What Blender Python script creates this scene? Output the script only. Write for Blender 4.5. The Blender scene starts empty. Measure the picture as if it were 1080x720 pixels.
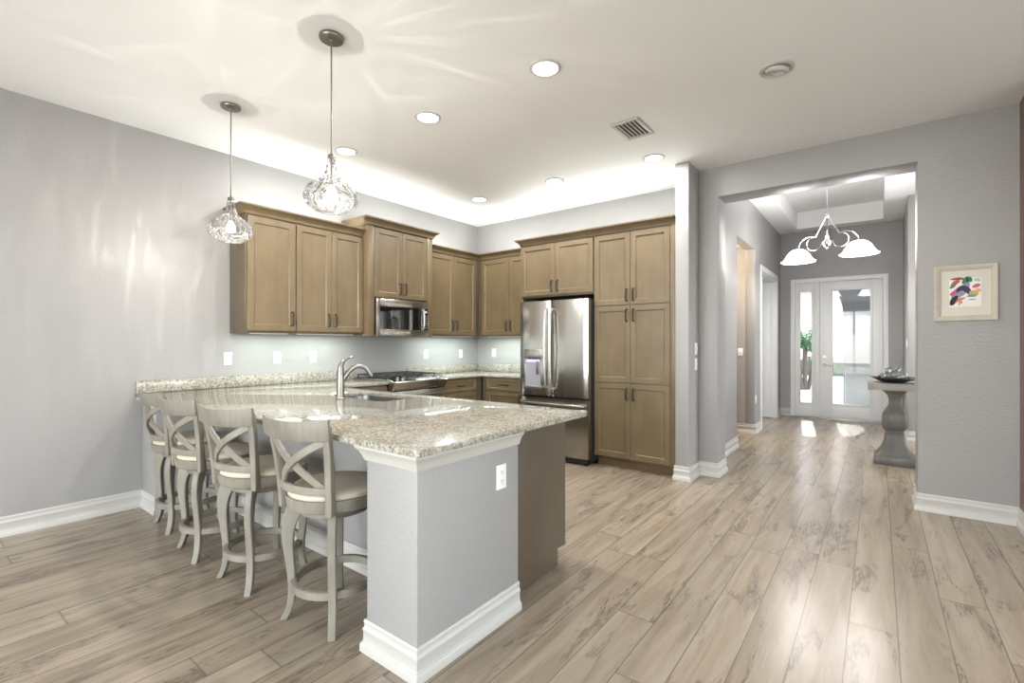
import bpy, bmesh, math, random
from mathutils import Vector, Matrix
R = random.Random(7)
S = bpy.context.scene
COL = S.collection
PI = math.pi

# ------------------------------------------------------------------ camera, world, sun, exposure
TH = .6541
CAMH = 1.3142
cd = bpy.data.cameras.new('camera'); cam = bpy.data.objects.new('camera', cd); COL.objects.link(cam)
cam.location = (0, 0, CAMH); cam.rotation_euler = (PI/2, 0, TH)
cd.sensor_width = 36; cd.lens = 36*503.2/1080; cd.shift_y = 2.07/1080; cd.clip_start = .02; cd.clip_end = 200
S.camera = cam
S.view_settings.view_transform = 'Standard'; S.view_settings.look = 'None'
S.view_settings.exposure = -0.05; S.view_settings.gamma = 1; S.view_settings.use_curve_mapping = False
S.cycles.max_bounces = 10; S.cycles.diffuse_bounces = 5; S.cycles.glossy_bounces = 4
S.cycles.transparent_max_bounces = 16; S.cycles.transmission_bounces = 6
S.cycles.sample_clamp_indirect = 6; S.cycles.use_denoising = True
S.cycles.caustics_reflective = False; S.cycles.caustics_refractive = False
W = bpy.data.worlds.new('sky'); S.world = W; W.use_nodes = True
wn = W.node_tree.nodes; wb = wn['Background']
sky = wn.new('ShaderNodeTexSky'); sky.sky_type = 'NISHITA'; sky.sun_disc = False
sky.sun_elevation = math.radians(50); sky.sun_rotation = math.radians(150)
hs_ = wn.new('ShaderNodeHueSaturation'); hs_.inputs['Saturation'].default_value = .35; W.node_tree.links.new(sky.outputs[0], hs_.inputs['Color']); W.node_tree.links.new(hs_.outputs[0], wb.inputs[0]); wb.inputs[1].default_value = 1.5

def light(kind, name, loc, energy, color=(1, 1, 1), rot=(0, 0, 0), parent=None, **kw):
    d = bpy.data.lights.new(name, kind); d.energy = energy; d.color = color
    for k, v in kw.items(): setattr(d, k, v)
    o = bpy.data.objects.new(name, d); COL.objects.link(o)
    o.location = loc; o.rotation_euler = rot
    if parent is not None:
        o.parent = parent; o.location = Vector(loc) - world_origin(parent)
    return o
def world_origin(o):
    v = Vector((0, 0, 0))
    while o is not None: v += o.location; o = o.parent
    return v

light('SUN', 'sun', (3, 40, 30), 3.2, (1, .97, .92), (math.radians(-61), 0, math.radians(7)), angle=.01)
# daylight through the tall windows behind the camera and on the right of the living room
DAY = (1, .982, .96)
light('AREA', 'window_daylight', (-1.2, -3.9, 1.5), 265, DAY, (math.radians(122), 0, 0), shape='RECTANGLE', size=4.6, size_y=2.3)
light('AREA', 'side_window_daylight', (4.25, .6, 1.5), 72, DAY, (math.radians(132), 0, math.radians(90)), shape='RECTANGLE', size=4.0, size_y=2.3)

# ------------------------------------------------------------------ materials
def mat(name, color=(.8, .8, .8), rough=.5, metal=0., **kw):
    m = bpy.data.materials.new(name); m.use_nodes = True
    b = m.node_tree.nodes['Principled BSDF']
    b.inputs['Base Color'].default_value = (*color, 1); b.inputs['Roughness'].default_value = rough
    b.inputs['Metallic'].default_value = metal
    for k, v in kw.items(): b.inputs[k].default_value = v
    return m
class NT:
    def __init__(s, m): s.t = m.node_tree; s.n = s.t.nodes; s.b = s.n.get('Principled BSDF')
    def new(s, typ, **kw):
        n = s.n.new(typ)
        for k, v in kw.items():
            if k[0] == '_': setattr(n, k[1:], v)
            else: s.set(n, k, v)
        return n
    def set(s, n, k, v):
        i = n.inputs[int(k[1:])] if k[0] == 'i' and k[1:].isdigit() else n.inputs[k.replace('__', ' ')]
        if isinstance(v, bpy.types.NodeSocket): s.t.links.new(v, i)
        else: i.default_value = v
    def math(s, op, a, b=0., c=0.):
        n = s.n.new('ShaderNodeMath'); n.operation = op
        s.set(n, 'i0', a); s.set(n, 'i1', b)
        if op in ('MULTIPLY_ADD', 'SMOOTH_MIN'): s.set(n, 'i2', c)
        return n.outputs[0]
    def coord(s, kind='Object', scale=(1, 1, 1), rot=(0, 0, 0)):
        tc = s.n.new('ShaderNodeTexCoord'); mp = s.n.new('ShaderNodeMapping')
        s.t.links.new(tc.outputs[kind], mp.inputs[0]); mp.inputs['Scale'].default_value = scale; mp.inputs['Rotation'].default_value = rot
        return mp.outputs[0]
    def noise(s, vec, scale=5, detail=2, rough=.5, dist=0):
        n = s.n.new('ShaderNodeTexNoise'); s.set(n, 'Vector', vec)
        n.inputs['Scale'].default_value = scale; n.inputs['Detail'].default_value = detail
        n.inputs['Roughness'].default_value = rough; n.inputs['Distortion'].default_value = dist
        return n.outputs['Fac']
    def ramp(s, fac, *stops, interp='LINEAR'):
        n = s.n.new('ShaderNodeValToRGB'); s.set(n, 'Fac', fac); r = n.color_ramp; r.interpolation = interp
        while len(r.elements) < len(stops): r.elements.new(.5)
        for e, (p, c) in zip(r.elements, stops):
            e.position = p; e.color = (*c, 1) if len(c) == 3 else c
        return n.outputs[0]
    def mix(s, fac, a, b, blend='MIX'):
        n = s.n.new('ShaderNodeMix'); n.data_type = 'RGBA'; n.blend_type = blend
        s.set(n, 'i0', fac)
        for i, v in ((6, a), (7, b)):
            if isinstance(v, bpy.types.NodeSocket): s.t.links.new(v, n.inputs[i])
            else: n.inputs[i].default_value = (*v, 1)
        return n.outputs[2]
    def bump(s, h, strength=.2, dist=.01):
        n = s.n.new('ShaderNodeBump'); s.set(n, 'Height', h); n.inputs['Strength'].default_value = strength; n.inputs['Distance'].default_value = dist
        s.t.links.new(n.outputs[0], s.b.inputs['Normal']); return n
    def base(s, c): s.t.links.new(c, s.b.inputs['Base Color'])
    def rough(s, c): s.t.links.new(c, s.b.inputs['Roughness'])
BW = lambda v: (v, v, v)

def paint(name, color, rough=.55, strength=.25, scale=55):
    m = mat(name, color, rough); n = NT(m)
    v = n.coord(); n.bump(n.noise(v, scale, 3, .55), strength, .006)
    return m
M_wall = paint('grey_wall_paint', (.325, .32, .318), .42, .4, 55)
M_ceil = paint('white_ceiling_paint', (.87, .885, .895), .7, .12, 60)
M_tray = paint('white_tray_paint', (.9, .9, .9), .7, .08, 60)
M_trim = mat('white_trim_gloss', (.53, .52, .495), .32)
M_doorw = mat('white_door_paint', (.8, .81, .82), .35)
M_plate = mat('white_plastic', (.85, .85, .84), .35)
M_slot = mat('outlet_slot_dark', (.12, .12, .12), .6)

# floor: oak planks running along the hall
M_floor = mat('oak_plank_floor', (.3, .25, .2), .3); n = NT(M_floor)
tc = n.n.new('ShaderNodeTexCoord'); sx = n.n.new('ShaderNodeSeparateXYZ'); n.t.links.new(tc.outputs['Object'], sx.inputs[0])
X, Y = sx.outputs[0], sx.outputs[1]
PW, PL = .1813, 1.83
px = n.math('DIVIDE', n.math('ADD', X, .472 + PW*40), PW); row = n.math('FLOOR', px); fx = n.math('FRACT', px)
wn1 = n.new('ShaderNodeTexWhiteNoise', _noise_dimensions='1D'); n.set(wn1, 'W', row)
py = n.math('DIVIDE', n.math('ADD', n.math('ADD', Y, 20), n.math('MULTIPLY', wn1.outputs[0], PL)), PL); colm = n.math('FLOOR', py); fy = n.math('FRACT', py)
cmb = n.n.new('ShaderNodeCombineXYZ'); n.set(cmb, 'X', row); n.set(cmb, 'Y', colm)
wn2 = n.new('ShaderNodeTexWhiteNoise', _noise_dimensions='2D'); n.set(wn2, 'Vector', cmb.outputs[0]); pid = wn2.outputs[0]
def plankvec(sx_, sy_):
    c = n.n.new('ShaderNodeCombineXYZ')
    n.set(c, 'X', n.math('MULTIPLY_ADD', X, sx_, n.math('MULTIPLY', pid, 37.)))
    n.set(c, 'Y', n.math('MULTIPLY_ADD', Y, sy_, n.math('MULTIPLY', pid, 91.)))
    n.set(c, 'Z', n.math('MULTIPLY', pid, 13.)); return c.outputs[0]
g_fine = n.noise(plankvec(90, 3.0), 1, 4, .6)
g_mid = n.noise(plankvec(13, 1.1), 1, 4, .6, .6)
g_big = n.noise(plankvec(3.2, .8), 1, 2, .5)
ring = n.noise(plankvec(7.5, 1.0), 1, 3, .55, 1.6)
ringl = n.math('ABSOLUTE', n.math('SUBTRACT', n.math('FRACT', n.math('MULTIPLY', ring, 7.)), .5))
c0 = n.ramp(g_mid, (.3, (.235, .180, .126)), (.5, (.335, .275, .204)), (.68, (.41, .350, .272)))
c1 = n.mix(n.math('MULTIPLY', g_fine, .5), c0, (.30, .245, .19))
tone = n.ramp(pid, (0, BW(.93)), (1, BW(1.05)))
c2 = n.mix(1., c1, tone, 'MULTIPLY')
# cathedral grain lines
gl = n.ramp(ringl, (.0, BW(1)), (.07, BW(0)))
glm = n.math('MULTIPLY', gl, n.ramp(g_big, (.42, BW(0)), (.62, BW(.55))))
c3 = n.mix(glm, c2, (.17, .13, .10))
# dark cracks and knots
ck = n.noise(plankvec(26, 3.2), 1.0, 5, .7, 1.2)
ckm = n.math('MULTIPLY', n.ramp(n.math('ABSOLUTE', n.math('SUBTRACT', ck, .5)), (0, BW(1)), (.05, BW(0))), n.ramp(n.noise(plankvec(7, 1.6), 1, 3, .6, .8), (.55, BW(0)), (.62, BW(1))))
c4 = n.mix(n.math('MULTIPLY', ckm, .85), c3, (.075, .055, .045))
halo = n.ramp(n.noise(plankvec(7, 1.6), 1, 3, .6, .8), (.53, BW(0)), (.72, BW(.45)))
c4 = n.mix(halo, c4, (.2, .155, .12))
ex = n.math('MINIMUM', fx, n.math('SUBTRACT', 1., fx)); ey = n.math('MINIMUM', fy, n.math('SUBTRACT', 1., fy))
gx = n.ramp(ex, (.006, BW(1)), (.018, BW(0))); gy = n.ramp(ey, (.0, BW(.7)), (.0009, BW(0)))
gap = n.math('MAXIMUM', gx, gy)
c5 = n.mix(n.math('MULTIPLY', gap, .75), c4, (.09, .07, .055))
n.base(c5)
n.rough(n.math('MULTIPLY_ADD', g_fine, .04, .24))
n.bump(n.math('SUBTRACT', n.math('MULTIPLY', g_fine, .02), gap), .25, .0015)

# stained maple cabinets
def wood(name, dark, light_, rough=.38, axis='Z', strength=.05):
    m = mat(name, light_, rough); k = NT(m)
    sc = {'Z': (26, 26, 1.6), 'Y': (26, 1.6, 26), 'X': (1.6, 26, 26)}[axis]
    a = k.noise(k.coord(scale=sc), 1, 4, .6, .3); b = k.noise(k.coord(scale=(5, 5, 3)), 1, 3, .6)
    f = k.math('ADD', k.math('MULTIPLY', a, .38), k.math('MULTIPLY', b, .62))
    k.base(k.ramp(f, (.3, dark), (.7, light_))); k.bump(a, strength, .002)
    return m
M_cab = wood('taupe_maple_stain', (.118, .086, .046), (.172, .127, .070))
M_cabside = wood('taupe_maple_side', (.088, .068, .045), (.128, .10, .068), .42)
M_toe = wood('dark_toe_kick', (.12, .075, .04), (.2, .13, .07), .5, 'X')
M_pull = mat('dark_nickel_pull', (.05, .045, .04), .35, .9)
# granite
M_gran = mat('speckled_granite', (.6, .57, .5), .09); n = NT(M_gran)
v = n.coord()
big = n.noise(v, 9, 3, .55, .4)
base = n.ramp(big, (.3, (.235, .22, .175)), (.5, (.345, .322, .262)), (.72, (.42, .405, .35)))
vo = n.new('ShaderNodeTexVoronoi', _feature='F1'); n.set(vo, 'Vector', v); vo.inputs['Scale'].default_value = 105
cellr = n.n.new('ShaderNodeSeparateColor'); n.t.links.new(vo.outputs['Color'], cellr.inputs[0])
c = n.mix(n.ramp(cellr.outputs[0], (.66, BW(0)), (.67, BW(.75)), interp='CONSTANT'), base, (.20, .19, .165))
c = n.mix(n.ramp(cellr.outputs[1], (.70, BW(0)), (.71, BW(.8)), interp='CONSTANT'), c, (.47, .46, .425))
vo2 = n.new('ShaderNodeTexVoronoi', _feature='F1'); n.set(vo2, 'Vector', v); vo2.inputs['Scale'].default_value = 60
cr2 = n.n.new('ShaderNodeSeparateColor'); n.t.links.new(vo2.outputs['Color'], cr2.inputs[0])
spot = n.math('MULTIPLY', n.ramp(cr2.outputs[0], (.74, BW(0)), (.745, BW(1)), interp='CONSTANT'), n.ramp(vo2.outputs['Distance'], (.30, BW(1)), (.55, BW(0))))
c = n.mix(n.math('MULTIPLY', spot, .95), c, n.ramp(cr2.outputs[1], (0, (.07, .065, .06)), (.5, (.22, .185, .15)), (1, (.33, .25, .18))))
n.base(c)
# metals
def steel(name, col, rough, axis, str_=.04):
    m = mat(name, col, rough, 1.); k = NT(m)
    sc = {'Z': (300, 300, 3), 'X': (3, 300, 300), 'Y': (300, 3, 300)}[axis]
    a = k.noise(k.coord(scale=sc), 1, 2, .5); k.rough(k.math('MULTIPLY_ADD', a, .12, rough - .06)); k.bump(a, str_, .001)
    return m
M_steel = steel('brushed_stainless', (.45, .44, .425), .28, 'Z')
M_fridge = mat('fridge_stainless', (.46, .45, .43), .24, 1.); k = NT(M_fridge)
fa = k.noise(k.coord(scale=(3, 300, 300)), 1, 2, .5); fb = k.noise(k.coord(scale=(5, 1, .8)), 1, 2, .5)
k.rough(k.math('MULTIPLY_ADD', fa, .1, .14))
k.bump(k.math('ADD', k.math('MULTIPLY', fa, .004), fb), .16, .02)
M_steelh = steel('brushed_stainless_horizontal', (.48, .465, .435), .26, 'Y')
M_nickel = mat('satin_nickel', (.27, .255, .235), .3, 1.)
M_pnick = mat('brushed_pendant_nickel', (.27, .26, .24), .32, 1.)
M_chrome = mat('polished_chrome', (.75, .75, .76), .08, 1.)
M_sink = mat('sink_stainless', (.26, .25, .235), .34, 1.)
M_black = mat('black_enamel', (.012, .012, .013), .25)
M_iron = mat('cast_iron_grate', (.03, .03, .03), .5)
M_bglass = mat('black_glass', (.006, .006, .007), .04)
M_gap = mat('dark_gap', (.02, .018, .016), .8)
# stools
M_stool = wood('weathered_grey_oak', (.135, .122, .10), (.30, .278, .235), .5, 'Z', .15)
M_cush = mat('cream_upholstery', (.58, .52, .43), .8); k = NT(M_cush); k.bump(k.noise(k.coord(), 500, 2), .2, .001)
M_pew = mat('nail_pewter', (.45, .43, .4), .35, 1.)
M_console = wood('grey_weathered_console', (.07, .066, .062), (.18, .17, .155), .45, 'Z', .12)
M_conspale = wood('pale_grey_console_top', (.27, .26, .235), (.38, .365, .335), .5, 'X', .1)
def emit(name, col, s):
    m = bpy.data.materials.new(name); m.use_nodes = True; t = m.node_tree; t.nodes.remove(t.nodes['Principled BSDF'])
    e = t.nodes.new('ShaderNodeEmission'); e.inputs[0].default_value = (*col, 1); e.inputs[1].default_value = s
    t.links.new(e.outputs[0], t.nodes['Material Output'].inputs[0]); return m
M_lens = emit('lit_lamp_lens', (1, .96, .88), 9)
M_bulb = emit('lit_bulb', (1, .93, .82), 22)
def glow_bulb(name, col, s_):
    m = emit(name, col, s_); t = m.node_tree; e = t.nodes['Emission']; tr = t.nodes.new('ShaderNodeBsdfTransparent'); ad = t.nodes.new('ShaderNodeAddShader')
    t.links.new(e.outputs[0], ad.inputs[0]); t.links.new(tr.outputs[0], ad.inputs[1]); t.links.new(ad.outputs[0], t.nodes['Material Output'].inputs[0]); return m
M_clearbulb = glow_bulb('lit_clear_bulb', (1, .94, .84), 9)
M_led = emit('led_strip', (.92, 1, .97), 4)
M_ice = emit('dispenser_light', (.6, .62, 1), 1.6)
def glass(name, tint=(.97, .98, .98), gloss=1., bump=0, scale=30, rough=.02):
    m = bpy.data.materials.new(name); m.use_nodes = True; t = m.node_tree; t.nodes.remove(t.nodes['Principled BSDF'])
    tr = t.nodes.new('ShaderNodeBsdfTransparent'); tr.inputs[0].default_value = (*tint, 1)
    gl_ = t.nodes.new('ShaderNodeBsdfGlossy'); gl_.inputs['Roughness'].default_value = rough
    fr = t.nodes.new('ShaderNodeFresnel'); fr.inputs[0].default_value = 1.5
    mu = t.nodes.new('ShaderNodeMath'); mu.operation = 'MULTIPLY'; mu.use_clamp = True; mu.inputs[1].default_value = gloss
    mx = t.nodes.new('ShaderNodeMixShader')
    t.links.new(fr.outputs[0], mu.inputs[0]); t.links.new(mu.outputs[0], mx.inputs[0])
    t.links.new(tr.outputs[0], mx.inputs[1]); t.links.new(gl_.outputs[0], mx.inputs[2]); t.links.new(mx.outputs[0], t.nodes['Material Output'].inputs[0])
    if bump:
        tc = t.nodes.new('ShaderNodeTexCoord'); vo = t.nodes.new('ShaderNodeTexVoronoi'); vo.inputs['Scale'].default_value = scale
        t.links.new(tc.outputs['Object'], vo.inputs['Vector'])
        b = t.nodes.new('ShaderNodeBump'); b.inputs['Strength'].default_value = bump; b.inputs['Distance'].default_value = .02
        t.links.new(vo.outputs['Distance'], b.inputs['Height'])
        for nd in (gl_, fr): t.links.new(b.outputs[0], nd.inputs['Normal'])
    return m
M_win = glass('window_glass', (.93, .95, .95), 1.0)
M_pend = glass('clear_quilted_glass', (.97, .975, .975), 1.2, .6, 42, .05)
t_ = M_pend.node_tree; mo = t_.nodes['Material Output']; src = mo.inputs[0].links[0].from_socket
df = t_.nodes.new('ShaderNodeBsdfTranslucent'); df.inputs[0].default_value = (.95, .95, .95, 1); mx_ = t_.nodes.new('ShaderNodeMixShader')
vd = [n_ for n_ in t_.nodes if n_.type == 'TEX_VORONOI'][0]; mr_ = t_.nodes.new('ShaderNodeMapRange'); mr_.inputs[1].default_value = .25; mr_.inputs[2].default_value = .75; mr_.inputs[3].default_value = .0; mr_.inputs[4].default_value = .012
t_.links.new(vd.outputs['Distance'], mr_.inputs[0]); t_.links.new(mr_.outputs[0], mx_.inputs[0]); t_.links.new(src, mx_.inputs[1]); t_.links.new(df.outputs[0], mx_.inputs[2]); t_.links.new(mx_.outputs[0], mo.inputs[0])
M_crystal = glass('crystal_glass', (.8, .84, .86), 4., .8, 60, .08)
M_shade = mat('white_frosted_shade', (.9, .9, .9), .4); M_shade.node_tree.nodes['Principled BSDF'].inputs['Transmission Weight'].default_value = .0
b_ = M_shade.node_tree.nodes['Principled BSDF']; b_.inputs['Emission Color'].default_value = (1, .98, .95, 1); b_.inputs['Emission Strength'].default_value = 16

# ------------------------------------------------------------------ builders
class MB:
    def __init__(s): s.bm = bmesh.new()
    def face(s, vs):
        try: return s.bm.faces.new(vs)
        except ValueError: return None
    def box(s, x0, x1, y0, y1, z0, z1):
        vs = [s.bm.verts.new((x, y, z)) for x in (x0, x1) for y in (y0, y1) for z in (z0, z1)]
        for q in ((0, 1, 3, 2), (4, 6, 7, 5), (0, 4, 5, 1), (2, 3, 7, 6), (0, 2, 6, 4), (1, 5, 7, 3)): s.face([vs[i] for i in q])
        return s
    def prism(s, pts, vec):
        a = [s.bm.verts.new(p) for p in pts]; b = [s.bm.verts.new(Vector(p) + Vector(vec)) for p in pts]
        s.face(a); s.face(b[::-1]); N = len(a)
        for i in range(N): s.face((a[i], a[(i+1) % N], b[(i+1) % N], b[i]))
        return s
    def rings(s, rings, close=True, cap0=True, cap1=True, loop=False):
        V = [[s.bm.verts.new(p) for p in r] for r in rings]; N = len(V[0]); K = len(V)
        for i in range(K if loop else K-1):
            A, B = V[i], V[(i+1) % K]
            for j in range(N if close else N-1): s.face((A[j], A[(j+1) % N], B[(j+1) % N], B[j]))
        if not loop:
            if cap0 and N > 2: s.face(V[0][::-1])
            if cap1 and N > 2: s.face(V[-1])
        return s
    def lathe(s, prof, c=(0, 0, 0), seg=32, loop=False, fr=None, cap=True):
        rg = []
        for r, z in prof:
            rg.append([(c[0] + (r + (fr(a, z) if fr and r > 1e-3 else 0))*math.cos(a), c[1] + (r + (fr(a, z) if fr and r > 1e-3 else 0))*math.sin(a), c[2] + z) for a in [2*PI*i/seg for i in range(seg)]])
        s.rings(rg, cap0=cap, cap1=cap, loop=loop); return s
    def tube(s, pts, r, seg=10, cap=True, flat=None):
        pts = [Vector(p) for p in pts]; K = len(pts)
        rr = r if isinstance(r, (list, tuple)) else [r]*K
        rg = []; prev = None
        for i, p in enumerate(pts):
            t = (pts[min(i+1, K-1)] - pts[max(i-1, 0)]).normalized()
            if prev is None:
                a = Vector((0, 0, 1)) if abs(t.z) < .9 else Vector((1, 0, 0)); u = t.cross(a).normalized()
            else: u = (prev - t*prev.dot(t)).normalized()
            prev = u; w = t.cross(u)
            rg.append([p + u*rr[i]*math.cos(2*PI*j/seg) + w*rr[i]*math.sin(2*PI*j/seg) for j in range(seg)])
        return s.rings(rg, cap0=cap, cap1=cap)
    def strip(s, pts, nrm, w, t):
        """rectangular bar along pts; nrm[i] = thickness direction; w (list or number) across, t thick"""
        pts = [Vector(p) for p in pts]; K = len(pts); rg = []
        for i, p in enumerate(pts):
            tg = (pts[min(i+1, K-1)] - pts[max(i-1, 0)]).normalized()
            nn = Vector(nrm[i] if isinstance(nrm, list) else nrm); nn = (nn - tg*nn.dot(tg)).normalized(); b = tg.cross(nn)
            ww = w[i] if isinstance(w, list) else w; tt = t[i] if isinstance(t, list) else t
            rg.append([p + b*ww/2*a + nn*tt/2*c for a, c in ((1, 1), (-1, 1), (-1, -1), (1, -1))])
        return s.rings(rg)
    def sweep(s, path, prof, closed=False, side=1):
        """profile (offset, z) swept along a 2-D path with mitred corners; offset is to the right of travel times side"""
        P = [Vector((p[0], p[1])) for p in path]; K = len(P); rg = []
        for i, p in enumerate(P):
            def nr(a, b): d = (b - a).normalized(); return Vector((d.y, -d.x))*side
            ns = []
            if closed or i > 0: ns.append(nr(P[i-1], p))
            if closed or i < K-1: ns.append(nr(p, P[(i+1) % K]))
            if len(ns) == 2: m = (ns[0] + ns[1]); m = m/(1 + ns[0].dot(ns[1]))
            else: m = ns[0]
            rg.append([(p.x + m.x*o, p.y + m.y*o, z) for o, z in prof])
        return s.rings(rg, loop=closed)
    def build(s, name, m, parent=None, bevel=0., seg=2, smooth=40, xf=None):
        bm = s.bm
        bmesh.ops.recalc_face_normals(bm, faces=bm.faces[:])
        if bevel:
            ed = [e for e in bm.edges if len(e.link_faces) == 2 and e.calc_face_angle(0) > .6]
            bmesh.ops.bevel(bm, geom=ed, offset=bevel, segments=seg, affect='EDGES', profile=.5, clamp_overlap=True)
        me = bpy.data.meshes.new(name); bm.to_mesh(me); bm.free()
        if xf is not None: me.transform(xf)
        if smooth:
            me.polygons.foreach_set('use_smooth', [True]*len(me.polygons)); me.set_sharp_from_angle(angle=math.radians(smooth))
        o = bpy.data.objects.new(name, me); COL.objects.link(o)
        for mm in (m if isinstance(m, (list, tuple)) else [m]): me.materials.append(mm)
        if parent is not None:
            o.parent = parent; me.transform(Matrix.Translation(-world_origin(parent)))
        return o
def tag(o, label=None, cat=None, group=None, kind=None):
    if label: o['label'] = label
    if cat: o['category'] = cat
    if group: o['group'] = group
    if kind: o['kind'] = kind
    return o
def thing(name, loc, label, cat, group=None, rz=0):
    o = bpy.data.objects.new(name, None); COL.objects.link(o); o.empty_display_size = .1
    o.location = loc; o.rotation_euler = (0, 0, rz); return tag(o, label, cat, group)
def struct(mb, name, m, **kw): return tag(mb.build(name, m, **kw), kind='structure')
def copy_tree(o, parent=None):
    c = o.copy(); COL.objects.link(c); c.parent = parent
    for ch in list(o.children): copy_tree(ch, c)
    return c
def arc(c, r, a0, a1, n, f): return [f(c, r, math.radians(a0 + (a1-a0)*i/n)) for i in range(n+1)]
def smoothpath(pts, n=6):
    pts = [Vector(p) for p in pts]; out = []
    for i in range(len(pts)-1):
        p0, p1, p2, p3 = pts[max(i-1, 0)], pts[i], pts[i+1], pts[min(i+2, len(pts)-1)]
        for j in range(n):
            t = j/n; out.append(.5*((2*p1) + (p2-p0)*t + (2*p0-5*p1+4*p2-p3)*t*t + (3*p1-p0-3*p2+p3)*t**3))
    out.append(pts[-1]); return out

# ------------------------------------------------------------------ the room
xL, yB, yO, yO2, xP1, xP2, xR, yP, H = -4.726, 5.325, 4.947, 5.24, -1.557, -1.428, .811, 4.625, 3.048
HW, YF, HH = -1.42, 9.95, 3.31      # hall wall, foyer back wall, foyer ceiling
OL, OR, OT = -1.247, .25, 2.754     # opening
struct(MB().box(-4.9, 4.4, -4.1, 10.1, -.12, 0), 'floor', M_floor)
def ceil_holes():
    m = MB(); m.box(xL-.15, 4.4, -4.1, yO2-.14, H, H+.1); m.box(xL-.15, xP2-.05, yO2-.14, yB+.15, H, H+.1); return m
struct(ceil_holes(), 'ceiling', M_ceil)
struct(MB().box(xL-.15, xL, -4.1, yB+.15, 0, H), 'wall_left', M_wall)
struct(MB().box(xL, xP1, yB, yB+.15, 0, H), 'wall_kitchen', M_wall)
m = MB(); m.box(xP1, xP2, yP, yB+.15, 0, H); struct(m, 'wall_divider', M_wall, bevel=.006)
# wall with the wide opening into the hall (one outline pulled back)
m = MB()
m.prism([(xP2, yO, 0), (OL, yO, 0), (OL, yO, OT), (OR, yO, OT), (OR, yO, 0), (2.6, yO, 0), (2.6, yO, HH+.3), (xP2, yO, HH+.3)], (0, yO2-yO, 0))
struct(m, 'wall_opening', M_wall, bevel=.006)
# ceiling of the main room stops at the opening wall; short return wall on the right
struct(MB().box(xR, xR+.14, 4.5, yO, 0, H), 'wall_right', paint('rose_brown_wall', (.20, .125, .108), .5))  # return wall in one even rose-brown colour
# living room behind the camera: walls with the big windows the daylight comes through
m = MB(); m.box(xL, -4.1, -4.1, -3.98, 0, H); m.box(.9, 4.4, -4.1, -3.98, 0, H); m.box(-4.1, .9, -4.1, -3.98, 2.7, H); struct(m, 'wall_rear', M_wall)
m = MB(); m.box(4.28, 4.4, -3.98, -1.5, 0, H); m.box(4.28, 4.4, 2.7, yO, 0, H); m.box(4.28, 4.4, -1.5, 2.7, 2.7, H); struct(m, 'wall_side', M_wall)
m = MB()
for x in (-4.1, -2.45, -.8, .84): m.box(x, x+.06, -4.07, -4.01, 0, 2.7)
m.box(-4.1, .9, -4.07, -4.01, 2.63, 2.7); m.box(-4.1, .9, -4.07, -4.01, 0, .06); w1 = struct(m, 'window_1', M_doorw)
tag(MB().box(-4.1, .9, -4.045, -4.035, .05, 2.64).build('glass', M_win, w1))
m = MB()
for y in (-1.5, .57, 2.64): m.box(4.31, 4.37, y, y+.06, 0, 2.7)
m.box(4.31, 4.37, -1.5, 2.7, 2.63, 2.7); m.box(4.31, 4.37, -1.5, 2.7, 0, .06); w2 = struct(m, 'window_2', M_doorw)
tag(MB().box(4.335, 4.345, -1.5, 2.7, .05, 2.64).build('glass', M_win, w2))

# hall and foyer
m = MB(); t = .13; x0, x1 = HW-t, HW
CY0, CY1, CT_, DY0, DY1, DT = 6.55, 7.66, 2.69, 8.13, 9.52, 2.42
m.prism([(x1, yO2, 0), (x1, CY0, 0), (x1, CY0, CT_), (x1, CY1, CT_), (x1, CY1, 0), (x1, DY0, 0), (x1, DY0, DT), (x1, DY1, DT), (x1, DY1, 0), (x1, YF, 0), (x1, YF, HH+.3), (x1, yO2, HH+.3)], (-t, 0, 0))
struct(m, 'wall_hall', M_wall, bevel=.005)
FX0, FX1, FZ = -1.255, .14, 2.465   # entry door unit outline
m = MB(); m.prism([(HW, YF, 0), (FX0, YF, 0), (FX0, YF, FZ), (FX1, YF, FZ), (FX1, YF, 0), (2.6, YF, 0), (2.6, YF, HH+.3), (HW, YF, HH+.3)], (0, .15, 0))
struct(m, 'wall_foyer', M_wall)
WX = .325; WY = 8.35
m = MB(); m.prism([(WX, YF, 0), (WX, WY, 0), (2.6, WY, 0), (2.6, WY+.14, 0), (WX+.14, WY+.14, 0), (WX+.14, YF, 0)], (0, 0, HH+.3)); struct(m, 'wall_return', M_wall, bevel=.006)
m = MB(); m.box(2.6, 2.72, yO2, 5.7, 0, HH+.3); m.box(2.6, 2.72, 7.9, WY, 0, HH+.3); m.box(2.6, 2.72, 5.7, 7.9, 2.6, HH+.3); struct(m, 'wall_hall_right', M_wall)
m = MB()  # unseen window added to carry the extra hall light
for y in (5.7, 6.77, 7.84): m.box(2.64, 2.70, y, y+.06, 0, 2.6)
m.box(2.64, 2.70, 5.7, 7.9, 2.53, 2.6); m.box(2.64, 2.70, 5.7, 7.9, 0, .06); w4 = struct(m, 'added_window', M_doorw)
MB().box(2.665, 2.675, 5.7, 7.9, .05, 2.54).build('glass', M_win, w4)
light('AREA', 'hall_fill_light', (2.56, 6.8, 1.35), 72, (.97, .985, 1), (math.radians(122), 0, math.radians(90)), shape='RECTANGLE', size=2.0, size_y=2.3)  # added area light that brightens the hall and its ceiling
TX0, TX1, TY0, TY1, TZ = -1.12, .07, 6.0, 9.66, 3.6
m = MB()
m.box(HW-.13, TX0, yO2, YF, HH, HH+.08); m.box(TX1, 2.6, yO2, YF, HH, HH+.08); m.box(TX0, TX1, yO2, TY0, HH, HH+.08); m.box(TX0, TX1, TY1, YF, HH, HH+.08)
m.box(TX0-.05, TX1+.05, TY0-.05, TY1+.05, TZ, TZ+.06)
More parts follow.
